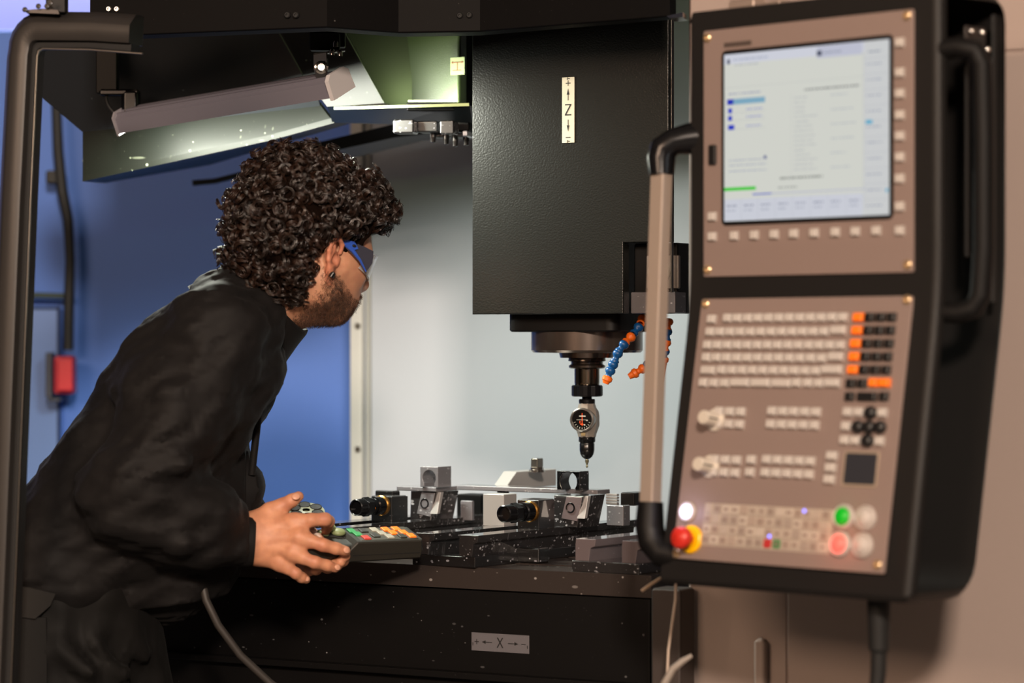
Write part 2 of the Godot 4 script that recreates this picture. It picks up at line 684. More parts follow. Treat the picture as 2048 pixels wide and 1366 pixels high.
func materials() -> void:
	M.black = spotted(mat("#1b1a1a", 0.6, 0.0, 0.22), speckle("#0d0c0c", "#7d7b78", 260, 2.2, 3), 1.6)
	M.black_clean = mat("#0b0a0a", 0.5, 0.0, 0.35)
	M.base_black = spotted(mat("#0e0d0d", 0.5, 0.0, 0.3), speckle("#0b0a0a", "#8a8a8c", 420, 2.4, 5), 1.4)
	M.hood = spotted(mat("#20221f", 0.45, 0.0, 0.3), speckle("#0f120e", "#a4ab92", 620, 3.2, 9), 1.8)
	M.wet = film(spotted(mat("#2a2827", 0.4), speckle("#1e1c1d", "#f2f3fa", 2800, 6.5, 11), 3.2))
	M.wet_dark = film(spotted(mat("#0e0d0e", 0.4), speckle("#0b0a0b", "#eceefa", 1100, 5.0, 12), 3.2))
	M.wet_steel = film(spotted(mat("#77767a", 0.4, 0.5), speckle("#828085", "#f0f1f6", 1900, 5.0, 13), 3.2))
	M.table = spotted(mat("#5a514d", 0.28, 0.3), speckle("#3c3532", "#d9d4d0", 700, 5.0, 15), 2.0)
	M.steel = mat("#a9a7a6", 0.36, 0.35)
	M.chrome = mat("#c9c4bd", 0.16, 1.0)
	M.dark_steel = mat("#3a3736", 0.3, 0.8)
	M.ground_steel = mat("#9a948c", 0.28, 1.0)
	M.rail_light = film(spotted(mat("#8d837e", 0.3, 0.5), speckle("#83777a", "#e2e0e8", 260, 2.4, 17), 3.0))
	M.gunmetal = mat("#161618", 0.22, 0.4)
	M.white_wall = mat("#b2b8c2", 0.55)
	M.blue = mat("#3f74d2", 0.5)
	M.blue_light = mat("#6b8fd0", 0.5)
	M.frame_metal = mat("#322f2d", 0.38, 0.2)
	M.rubber = mat("#0b0b0b", 0.7)
	M.casing = relief(mat("#9a8a82", 0.6), noise_tex(0.01, 21), 0.04, 1.5)
	M.alu = mat("#9b9397", 0.36, 0.75)
	M.orange = mat("#f2701c", 0.4)
	M.hose_blue = mat("#12518f", 0.35)
	M.label = mat("#d9d8c4", 0.5)
	M.ink = mat("#121212", 0.6)
	M.red_ink = mat("#5a120c", 0.6)
	M.plate = relief(mat("#87756e", 0.5, 0.1), noise_tex(0.3, 31), 0.006, 4.0)
	M.key = mat("#b9b2ac", 0.5)
	M.key_black = mat("#151414", 0.4)
	M.key_orange = mat("#ff7a14", 0.5)
	M.housing = relief(mat("#151312", 0.55, 0.0, 0.4), noise_tex(0.4, 33), 0.01, 5.0)

# a wet coolant film
func film(m: StandardMaterial3D) -> StandardMaterial3D:
	m.clearcoat_enabled = true
	m.clearcoat = 1.0
	m.clearcoat_roughness = 0.05
	return m

func struct(called: String, mb: MB, m: Material, label: String, cat: String) -> MeshInstance3D:
	var o := obj(called, mb, m)
	tag(o, label, cat, "", "structure")
	return o

func wallbox(a: Vector3, b: Vector3) -> MB:
	var m := MB.new()
	m.box(at((a + b) / 2), (b - a).abs(), 0.001)
	return m

func room() -> void:
	var grey := relief(mat("#474543", 0.8), noise_tex(0.02, 41), 0.1, 0.8)
	struct("floor", wallbox(V3(-4, -0.1, -8.6), V3(4, 0, 2.5)), relief(mat("#5b5a58", 0.6), noise_tex(0.02, 40), 0.08, 1.0), "grey workshop floor under the machine", "floor")
	struct("ceiling", wallbox(V3(-4, 3.6, -8.6), V3(4, 3.7, 2.5)), mat("#a8a6a2", 0.8), "plain workshop ceiling", "ceiling")
	struct("wall_back", wallbox(V3(-4, 0, -8.7), V3(4, 3.6, -8.6)), relief(mat("#98a0d8", 0.7), noise_tex(0.02, 42), 0.1, 0.8), "pale violet blue workshop wall above the door frame", "wall")
	struct("wall_left", wallbox(V3(-4.1, 0, -8.6), V3(-4, 3.6, 2.5)), grey, "left workshop wall", "wall")
	struct("wall_right", wallbox(V3(4, 0, -8.6), V3(4.1, 3.6, 2.5)), grey, "right workshop wall", "wall")
	struct("wall_front", wallbox(V3(-4, 0, 2.5), V3(4, 3.6, 2.6)), grey, "workshop wall behind the viewer", "wall")

func rod(a: Vector3, b: Vector3, r: float, sides := 10) -> MB:
	var m := MB.new()
	m.tube(PackedVector3Array([a, b]), r, sides)
	return m

# a round headed screw on a surface: c centre, nn outward
func screw_mesh(r: float, h: float) -> ArrayMesh:
	var m := MB.new()
	m.lathe([Vector2(r, 0), Vector2(r, h * 0.55), Vector2(r * 0.72, h), Vector2(r * 0.42, h), Vector2(r * 0.4, h * 0.35), Vector2(0, h * 0.35)], 14, Transform3D.IDENTITY)
	return m.build()

func upto(nn: Vector3, c: Vector3) -> Transform3D:
	nn = nn.normalized()
	var x := nn.cross(Vector3.FORWARD if absf(nn.z) < 0.9 else Vector3.RIGHT).normalized()
	return T(Basis(x, nn, x.cross(nn)), c)

func enclosure() -> void:
	var B := yb(30)
	# blue sheet panel at the far left of the working space
	var D := 6.3
	var o := thing("blue_panel", "large blue sheet metal panel closing the left rear behind the man", "machine panel", P(320, 1366, D))
	var m := MB.new()
	var a := P(-260, 60, D)
	var b := P(706, 2100, D)
	b.y = 0.0
	m.box(at(V3((a.x + b.x) / 2, (a.y + b.y) / 2, -D - 0.02)), V3(b.x - a.x, a.y - b.y, 0.04), 0.004)
	obj("sheet", m, M.blue, o)
	m = MB.new()
	m.box(at(P(70, 1090, D - 0.012)), V3(0.118, 1.07, 0.02), 0.006)
	obj("hatch", m, M.blue_light, o)
	m = MB.new()
	for q in [[117.0, 612.0, 117.0, 1560.0], [20.0, 616.0, 120.0, 616.0]]:
		m.tube(PackedVector3Array([P(q[0], q[1], D - 0.024), P(q[2], q[3], D - 0.024)]), 0.0035, 6)
	obj("seam", m, mat("#22365e", 0.6), o)
	# conduit and red box
	var cd := thing("conduit", "dark bent cable conduit running down the blue panel to the red box", "conduit", P(130, 700, D - 0.05))
	m = MB.new()
	m.tube(PackedVector3Array([P(112, 60, 6.22), P(112, 190, 6.22), P(116, 300, 6.22), P(124, 380, 6.22), P(136, 440, 6.22), P(140, 520, 6.22), P(137, 620, 6.22), P(136, 700, 6.22)]), PackedFloat32Array([0.011, 0.011, 0.012, 0.0125, 0.012, 0.011, 0.012, 0.012]), 10)
	obj("hose", m, mat("#1c1f20", 0.6), cd)
	m = MB.new()
	m.tube(PackedVector3Array([P(-40, 590, 6.24), P(60, 590, 6.24), P(134, 592, 6.24)]), 0.0065, 8)
	obj("branch", m, mat("#3a4a42", 0.6), cd)
	m = MB.new()
	m.box(at(P(108, 355, 6.24)), V3(0.03, 0.03, 0.05), 0.004)
	obj("clip", m, mat("#1c1f20", 0.6), cd)
	var rb := thing("junction_box", "small red switch box on a grey bracket on the blue panel", "switch box", P(126, 792, 6.24))
	m = MB.new()
	m.box(at(P(130, 750, 6.20)), V3(0.044, 0.084, 0.05), 0.005)
	obj("box", m, mat("#c0202c", 0.4), rb)
	m = MB.new()
	m.box(at(P(130, 750, 6.168)), V3(0.036, 0.072, 0.012), 0.004)
	obj("lid", m, mat("#d02634", 0.35), rb)
	m = MB.new()
	m.box(at(P(101, 750, 6.22)), V3(0.014, 0.1, 0.05), 0.002)
	m.box(at(P(112, 799, 6.22)), V3(0.03, 0.008, 0.05), 0.002)
	obj("bracket", m, mat("#39414f", 0.5), rb)
	# white rear wall of the working space
	var W := thing("rear_panel", "light grey sheet metal wall behind the spindle and vises", "machine panel", P(940, 1366, 5.7), B)
	m = MB.new()
	var l0 := P(700, 683, 5.92)
	var cen := l0 + B.x * 0.8
	m.box(T(B, V3(cen.x, 1.45, cen.z) - B.z * 0.02), V3(1.6, 2.0, 0.03), 0.004)
	obj("sheet", m, M.white_wall, W)
	m = MB.new()
	var s0 := l0 + B.x * 0.022
	m.box(T(B, V3(s0.x, 1.45, s0.z) + B.z * 0.006), V3(0.03, 2.0, 0.014), 0.003)
	obj("edge_strip", m, mat("#c4c4c0", 0.5), W)
	m = MB.new()
	s0 = l0 + B.x * 0.047
	m.box(T(B, V3(s0.x, 1.45, s0.z) + B.z * 0.001), V3(0.012, 2.0, 0.008), 0.003)
	obj("shading_strip", m, mat("#9fa09c", 0.6), W)  # darker grey strip stands in for the faint vertical shading
	var sm := screw_mesh(0.0065, 0.006)
	for py: float in [652.0, 898.0, 1120.0]:
		var pp := P(720, py, 5.9)
		put("bolt", sm, M.ground_steel, W, W.global_transform.affine_inverse() * upto(B.z, pp + B.z * 0.008))
	# dark cross beam along the top of the rear wall
	var cb := thing("cross_beam", "black sloping beam along the top edge of the grey rear wall", "machine beam", P(700, 300, 5.6))
	m = MB.new()
	m.plate([P(495, 318, 5.55), P(800, 245, 5.3), P(960, 240, 5.2), P(960, 256, 5.2), P(790, 275, 5.3), P(620, 312, 5.42), P(495, 348, 5.55)], V3(0.05, 0, -0.09))
	obj("beam", m, mat("#0d0d0e", 0.5), cb)
	m = MB.new()
	m.tube(PackedVector3Array([P(385, 366, 5.6), P(430, 362, 5.6), P(470, 352, 5.58), P(498, 346, 5.56)]), 0.006, 8)
	obj("cable", m, mat("#101010", 0.6), cb)
	# top beam of the machine door opening, three folded faces
	var tb := thing("top_beam", "black folded sheet metal beam across the top of the machine opening", "machine beam", P(750, 40, 4.5))
	var yb0 := 1.788
	var foot := PackedVector2Array()
	for q in [[180.0, 4.58], [654.0, 4.44], [797.0, 4.52], [960.0, 4.5], [1340.0, 4.29]]:
		foot.append(Vector2((q[0] - 1024) * q[1] / F, -q[1]))
	for q in [[1352.0, 4.33], [960.0, 4.56], [797.0, 4.58], [654.0, 4.5], [190.0, 4.64]]:
		foot.append(Vector2((q[0] - 1024) * q[1] / F, -q[1]))
	m = MB.new()
	m.prism(foot, 0, -0.75, T(Basis(V3(1, 0, 0), V3(0, 0, 1), V3(0, -1, 0)), V3(0, yb0, 0)), 0.003, 5)
	obj("beam", m, M.black, tb)
	var rf := thing("added_roof_plate", "unseen dark roof sheet added behind the top beam to keep ceiling light out", "added roof", V3(-0.2, 2.5, -5.2), B)  # added out of view to keep ceiling light off the hood
	m = MB.new()
	m.box(T(B, V3(-0.1, 2.51, -5.35)), V3(2.6, 0.03, 1.7), 0.004)
	obj("sheet", m, M.black_clean, rf)
	var hole := screw_mesh(0.0052, 0.004)
	for q in [[575.0, 30.0, 4.46, 0], [592.0, 30.0, 4.455, 0], [218.0, 18.0, 4.568, 1], [234.0, 18.0, 4.564, 1], [920.0, 31.0, 4.505, 0], [939.0, 30.0, 4.502, 0]]:
		put("bolt", hole, M.chrome if q[3] == 1 else M.rubber, tb, tb.global_transform.affine_inverse() * upto(V3(-0.2, 0, 1), P(q[0], q[1], q[2])))
	# right casing
	var cs := thing("machine_casing", "large beige grey machine casing behind the control panel", "machine casing", P(1700, 1366, 4.2), B)
	m = MB.new()
	var c0 := P(1372, 683, 4.24)
	var cm := c0 + B.x * 0.75
	m.box(T(B, V3(cm.x, 1.2, cm.z) - B.z * 0.04), V3(1.5, 2.4, 0.08), 0.01)
	obj("front_sheet", m, M.casing, cs)
	m = MB.new()
	var c1 := c0 + B.x * 0.62
	m.box(T(B, V3(c1.x, 0.98, c1.z) + B.z * 0.008), V3(0.9, 1.45, 0.03), 0.012)
	obj("raised_sheet", m, M.casing, cs)
	m = MB.new()
	c1 = c0 + B.x * 0.13
	m.box(T(B, V3(c1.x, 0.45, c1.z) + B.z * 0.012), V3(0.02, 0.8, 0.02), 0.008)
	obj("rib", m, M.casing, cs)
	# dark upright pillar between opening and casing
	var pl := thing("door_pillar", "dark brown upright pillar at the right end of the machine table", "machine pillar", P(1340, 1366, 4.2), B)
	m = MB.new()
	c1 = P(1339, 683, 4.2)
	m.box(T(B, V3(c1.x, 0.46, c1.z) - B.z * 0.012), V3(0.05, 0.92, 0.05), 0.004)
	obj("post", m, mat("#3b3330", 0.5), pl)
	m = MB.new()
	m.plate([P(1333, 32, 4.24), P(1366, 24, 4.2), P(1366, 34, 4.2), P(1340, 36, 4.24)], V3(0.01, 0, -0.05))
	obj("stop", m, M.chrome, pl)
	# thin white cable by the pillar, and a small hose end on the floor side
	m = MB.new()
	m.tube(PackedVector3Array([P(1352, 1150, 4.1), P(1351, 1200, 4.1), P(1344, 1250, 4.1), P(1337, 1300, 4.1), P(1334, 1366, 4.1), P(1333, 1420, 4.1)]), 0.0022, 8)
	tag(obj("thin_cable", m, mat("#b7a596", 0.5)), "thin pale cable hanging down the dark pillar under the control panel", "cable")
	m = MB.new()
	m.tube(PackedVector3Array([P(1316, 1420, 3.98), P(1330, 1366, 3.98), P(1346, 1338, 3.98), P(1366, 1322, 3.98), P(1384, 1311, 3.98)]), PackedFloat32Array([0.006, 0.006, 0.0055, 0.005, 0.0032]), 10)
	tag(obj("grey_hose", m, mat("#8b8178", 0.45)), "short grey hose end bending beside the dark pillar at the bottom", "hose")
	m = MB.new()
	m.tube(PackedVector3Array([P(1283, 1182, 4.05), P(1300, 1170, 4.05), P(1322, 1156, 4.07), P(1336, 1148, 4.16)]), 0.0024, 8)
	tag(obj("wire_end", m, mat("#b59c84", 0.4)), "short pale wire end poking out under the left side of the control panel", "wire")
	# door frame
	var df := thing("sliding_door", "grey metal door frame with rounded corner and black seal at the left edge", "door frame", P(10, 1366, 4.1))
	var path := PackedVector3Array()
	path.append(P(-40, 1900, 4.02))
	path.append(P(-6, 1100, 4.10))
	path.append(P(23, 400, 4.19))
	path.append(P(38, 112, 4.22))
	for k in 7:
		var t := PI / 2 * k / 6.0
		path.append(P(41 + 30 * (1 - cos(t)), 96 - 34 * sin(t), 4.224))
	path.append(P(180, 63, 4.24))
	path.append(P(258, 68, 4.25))
	var N := V3(-0.3, 0, 0.954)
	m = MB.new()
	m.sweep(path, PackedVector2Array([Vector2(0.0135, -0.001), Vector2(0.0125, 0.0), Vector2(-0.0125, 0.0), Vector2(-0.015, -0.001), Vector2(-0.032, -0.022), Vector2(-0.032, -0.05), Vector2(0.0135, -0.05)]), N, 45)
	obj("frame", m, M.frame_metal, df)
	var p2 := PackedVector3Array([P(-12, 1900, 4.03), P(22, 1100, 4.11), P(50, 400, 4.2), P(63, 112, 4.23), P(66, 96, 4.232), P(78, 88, 4.235), P(180, 88, 4.25), P(262, 95, 4.26)])
	m = MB.new()
	m.sweep(p2, frame_profile(0.0135, 0.03, 0.002), N)
	obj("seal", m, M.rubber, df)
	var p3 := PackedVector3Array([P(-2, 1900, 4.02), P(32, 1100, 4.1), P(60, 400, 4.19), P(73, 112, 4.22), P(76, 101, 4.222), P(85, 97, 4.225), P(180, 99, 4.24), P(284, 107, 4.25)])
	m = MB.new()
	m.sweep(p3, frame_profile(0.0022, 0.004, 0.0006), N)
	obj("edge_trim", m, M.ground_steel, df)
	var hb := thing("hinge_bracket", "small grey hinge bracket with bolts on top of the door frame", "bracket", P(90, 28, 4.22))
	m = MB.new()
	m.plate([P(50, 20, 4.22), P(86, 17, 4.22), P(116, 20, 4.22), P(118, 28, 4.22), P(52, 25, 4.22)], V3(0, 0, -0.05))
	obj("base_plate", m, M.dark_steel, hb)
	m = MB.new()
	m.box(at(P(114, 8, 4.25)), V3(0.03, 0.03, 0.03), 0.002)
	obj("block", m, M.black_clean, hb)
	var bt := screw_mesh(0.004, 0.004)
	for q in [[50.0, 20.0], [77.0, 13.0], [94.0, 13.0], [101.0, 7.0]]:
		put("bolt", bt, M.chrome, hb, hb.global_transform.affine_inverse() * upto(V3(-0.2, 0.5, 1), P(q[0], q[1], 4.215)))

func frame_profile(w: float, h: float, r: float) -> PackedVector2Array:
	var p := rrect(w, h, r, 4)
	var out := PackedVector2Array()
	for q in p:
		out.append(q - Vector2(0, h / 2))
	return out

func hood_and_lamp() -> void:
	# sloping hood of dark sheets under the roof
	var h := thing("roof_hood", "dark sheet metal hood with coolant spots below the top beam, lit by the lamp", "machine hood", P(400, 360, 4.95))
	var m := MB.new()
	m.plate([P(60, 70, 4.98), P(75, 188, 5.0), P(165, 264, 5.06), P(640, 212, 4.98), P(600, 60, 4.95)], V3(0, 0.004, -0.012))
	obj("upper_sheet", m, spotted(mat("#15191e", 0.35), speckle("#14181d", "#5e6668", 160, 2.0, 19), 1.6), h)
	m = MB.new()
	m.plate([P(165, 262, 5.06), P(640, 210, 4.98), P(668, 246, 4.93), P(540, 280, 4.98), P(165, 363, 5.06)], V3(0, 0.006, -0.012))
	obj("lower_sheet", m, M.hood, h)
	m = MB.new()
	m.plate([P(165, 363, 5.06), P(540, 281, 4.98), P(668, 246, 4.93), P(700, 247, 5.2), P(420, 330, 5.5), P(210, 366, 5.5)], V3(0, 0.01, 0))
	obj("under_sheet", m, M.hood, h)
	m = MB.new()
	m.plate([P(560, 60, 4.94), P(612, 160, 4.95), P(655, 214, 4.93), P(768, 206, 4.9), P(688, 58, 4.9)], V3(0, 0.004, -0.01))
	obj("side_sheet", m, spotted(mat("#0c0e0b", 0.45), speckle("#090b08", "#8d957c", 260, 2.4, 20), 1.8), h)
	m = MB.new()
	m.tube(PackedVector3Array([P(558, 66, 4.93), P(610, 158, 4.93)]), 0.0012, 6)
	obj("fold_edge", m, mat("#4a4c48", 0.4), h)
	m = MB.new()
	m.tube(PackedVector3Array([P(690, 66, 4.895), P(768, 206, 4.895)]), 0.0012, 6)
	obj("fold_edge", m, mat("#4a4c48", 0.4), h)
	m = MB.new()
	m.plate([P(685, 50, 4.96), P(764, 206, 4.96), P(800, 212, 5.0), P(960, 212, 5.0), P(960, 50, 5.0)], V3(0, 0, -0.012))
	obj("rear_sheet", m, M.black_clean, h)
	# cover with the red and white sign
	var cv := thing("cover_box", "black cover box left of the spindle head, brightly lit along its foot", "cover", P(865, 206, 4.96))
	m = MB.new()
	var cxf := T(yb(30), P(862, 130, 4.97))
	m.box(T(yb(30), P(862, 130, 4.97)), V3(0.135, 0.15, 0.03), 0.006)
	obj("cover", m, relief(mat("#2a2d26", 0.4, 0.0, 0.6), noise_tex(0.2, 53), 0.03, 5.0), cv)
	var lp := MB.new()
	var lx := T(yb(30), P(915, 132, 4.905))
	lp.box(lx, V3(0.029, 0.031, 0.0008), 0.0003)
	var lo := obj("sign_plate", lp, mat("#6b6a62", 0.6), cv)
	var sg := MB.new()
	var z := 0.0008
	for q in [[0.0, 0.0065, 0.02, 0.0014], [0.0, 0.0, 0.0014, 0.013], [-0.001, -0.0075, 0.017, 0.0012]]:
		sg.box(lx * at(V3(q[0], q[1], z)), V3(q[2], q[3], 0.0004), 0.0001)
	for s: float in [-1.0, 1.0]:
		sg.prism(PackedVector2Array([Vector2(0.0125 * s, 0.0065), Vector2(0.009 * s, 0.0088), Vector2(0.009 * s, 0.0042)]), z - 0.0002, z + 0.0002, lx)
	obj("symbol", sg, M.red_ink, lo)
	# shelf below it
	var sh := thing("shelf_plate", "black horizontal plate with lamplight painted along its edge below the cover box", "plate", P(800, 240, 4.9))
	m = MB.new()
	m.plate([P(655, 213, 4.88), P(938, 205, 4.82), P(945, 244, 4.86), P(790, 248, 4.98), P(664, 244, 4.93)], V3(0, 0, -0.02))
	obj("plate", m, spotted(mat("#0f1214", 0.3), speckle("#0f1214", "#7f8b98", 500, 2.6, 23), 2.4), sh)
	m = MB.new()
	m.plate([P(668, 214, 4.875), P(938, 206, 4.815), P(938, 212, 4.815), P(668, 219, 4.875)], V3(0, 0, -0.006))
	obj("edge", m, mat("#6f7a55", 0.3, 0.5), sh)  # pale olive colour paints the lamplight along the lip
	# added light, unseen behind the shelf edge, that brightens the cover box
	var wl := thing("added_light", "unseen light added behind the shelf edge to brighten the cover box", "lamp", P(862, 213, 4.86))
	m = MB.new()
	m.box(at(P(865, 214, 4.872)), V3(0.09, 0.016, 0.03), 0.003)
	obj("body", m, M.black_clean, wl)
	m = MB.new()
	m.box(at(P(865, 203, 4.872)), V3(0.084, 0.003, 0.024), 0.001)
	obj("lens_panel", m, glow("#f2ffd8", 4.0), wl)
	var wa := AreaLight3D.new()
	wa.area_size = Vector2(0.08, 0.024)
	lit(wa, "added_light_glow", Color("#e2ffa8"), 0.16, P(865, 200, 4.872), P(868, 150, 4.91))
	# grippers under the shelf
	var gr := thing("tool_gripper", "wet steel tool changer gripper blocks under the shelf beside the spindle head", "gripper", P(868, 288, 4.9))
	var specs := [["gripper_block", 790, 833, 240, 268, 4.86, M.wet], ["gripper_slide", 838, 880, 243, 266, 4.88, M.wet_dark], ["gripper_jaw", 884, 913, 242, 270, 4.85, M.wet], ["gripper_arm", 866, 944, 268, 276, 4.9, M.wet_dark], ["gripper_plate", 917, 944, 243, 264, 4.9, M.black], ["gripper_stop", 928, 941, 262, 275, 4.86, M.wet_steel]]
	for s in specs:
		m = MB.new()
		var cc := P((s[1] + s[2]) / 2.0, (s[3] + s[4]) / 2.0, s[5])
		m.box(T(yb(12), cc), V3((s[2] - s[1]) * s[5] / F, (s[4] - s[3]) * s[5] / F, 0.04), 0.003)
		obj(s[0], m, s[6], gr)
	for q in [[866.0, 274.0], [892.0, 278.0], [910.0, 282.0], [932.0, 280.0]]:
		m = MB.new()
		m.lathe([Vector2(0.0001, -0.011), Vector2(0.0045, -0.009), Vector2(0.0055, 0), Vector2(0.0055, 0.008)], 12, at(P(q[0], q[1], 4.885)))
		obj("pin", m, M.dark_steel, gr)
	# long machine lamp
	var A := P(252, 236, 4.92)
	var Bq := P(674, 164, 4.66)
	var ax := (Bq - A).normalized()
	var sd := ax.cross(Vector3.UP).normalized()
	var up := sd.cross(ax).normalized()
	# roll the lamp so that its back leans towards the viewer
	var bs := Basis(ax, up, ax.cross(up)).rotated(ax, deg_to_rad(24))
	var L := A.distance_to(Bq)
	var la := thing("machine_lamp", "long ribbed aluminium machine lamp hanging from brackets above the man's head", "lamp", (A + Bq) / 2)
	var lxf := T(bs, (A + Bq) / 2)
	m = MB.new()
	var pf := PackedVector2Array([Vector2(-0.025, -0.008), Vector2(-0.026, -0.018), Vector2(-0.03, -0.018), Vector2(-0.028, 0.008), Vector2(-0.02, 0.012), Vector2(-0.02, 0.016), Vector2(-0.015, 0.016), Vector2(-0.015, 0.012), Vector2(-0.006, 0.013), Vector2(-0.006, 0.017), Vector2(0.0, 0.017), Vector2(0.0, 0.013), Vector2(0.01, 0.012), Vector2(0.01, 0.016), Vector2(0.016, 0.016), Vector2(0.016, 0.011), Vector2(0.026, 0.008), Vector2(0.03, -0.018), Vector2(0.026, -0.018), Vector2(0.025, -0.008)])
	var lb := T(Basis(-bs.z, bs.y, bs.x), lxf.origin)
	m.prism(pf, -L / 2, L / 2, lb)
	obj("body", m, mat("#77747e", 0.42, 0.2), la)
	pf = PackedVector2Array([Vector2(-0.03, -0.019), Vector2(-0.029, 0.01), Vector2(-0.02, 0.017), Vector2(0.018, 0.017), Vector2(0.028, 0.01), Vector2(0.031, -0.019)])
	m = MB.new()
	m.prism(pf, L / 2, L / 2 + 0.008, T(lb.basis.scaled_local(V3(1.1, 1.15, 1)), lb.origin))
	obj("end_cap", m, mat("#c3bfc0", 0.5), la)
	m = MB.new()
	m.prism(pf, -L / 2 - 0.004, -L / 2, T(lb.basis.scaled_local(V3(1.1, 1.15, 1)), lb.origin))
	obj("end_cap", m, mat("#8d8a90", 0.5), la)
	m = MB.new()
	m.box(lxf * at(V3(0, -0.0115, 0)), V3(L * 0.96, 0.003, 0.046), 0.001)
	obj("light_diffuser", m, glow("#f4ffe8", 3.0), la)
	var al := AreaLight3D.new()
	al.area_size = Vector2(L * 0.95, 0.044)
	lit(al, "machine_light", Color("#f2f4e4"), 2.3, lxf * V3(0, -0.016, 0))
	al.global_transform = T(Basis(bs.x, -bs.z, bs.y).orthonormalized(), lxf * V3(0, -0.016, 0))
	# bracket right
	m = MB.new()
	m.plate([P(627, 110, 4.66), P(652, 105, 4.64), P(654, 132, 4.64), P(648, 164, 4.65), P(637, 167, 4.66), P(627, 138, 4.66)], V3(0.002, 0, -0.004))
	m.plate([P(627, 110, 4.66), P(690, 101, 4.66), P(690, 104, 4.7), P(640, 110, 4.7)], V3(0, 0.003, 0))
	obj("bracket", m, M.chrome, la)
	m = MB.new()
	m.lathe([Vector2(0.011, 0), Vector2(0.011, 0.003), Vector2(0.008, 0.004), Vector2(0.008, 0.009), Vector2(0.006, 0.011), Vector2(0, 0.011)], 20, upto(V3(0.1, 0, 1), P(642, 135, 4.645)))
	obj("clamp_bolt", m, M.chrome, la)
	for q in [[664.0, 104.0], [680.0, 106.0], [671.0, 88.0]]:
		m = MB.new()
		m.lathe([Vector2(0.0045, -0.005), Vector2(0.0045, 0.002), Vector2(0.003, 0.005), Vector2(0, 0.005)], 12, at(P(q[0], q[1], 4.655)))
		obj("nut", m, M.chrome, la)
	m = MB.new()
	m.box(at(P(650, 84, 4.7)), V3(0.05, 0.03, 0.02), 0.002)
	m.box(at(P(655, 60, 4.72)), V3(0.06, 0.06, 0.02), 0.002)
	obj("hanger", m, M.black_clean, la)
	m = MB.new()
	m.box(at(P(215, 120, 4.93)), V3(0.037, 0.12, 0.03), 0.002)
	obj("hanger", m, M.black_clean, la)
	m = MB.new()
	m.box(at(P(262, 208, 4.92)), V3(0.032, 0.05, 0.03), 0.008)
	m.box(at(P(240, 186, 4.925)), V3(0.07, 0.012, 0.03), 0.004)
	obj("joint", m, M.gunmetal, la)
	m = MB.new()
	var cp := PackedVector3Array()
	for k in 11:
		var t := k / 10.0
		cp.append(P(214 + 30 * t * t + 18 * t * (1 - t) * -1.0, 186 + 52 * t, 4.92))
	m.tube(cp, 0.0032, 8)
	obj("cable", m, M.rubber, la)

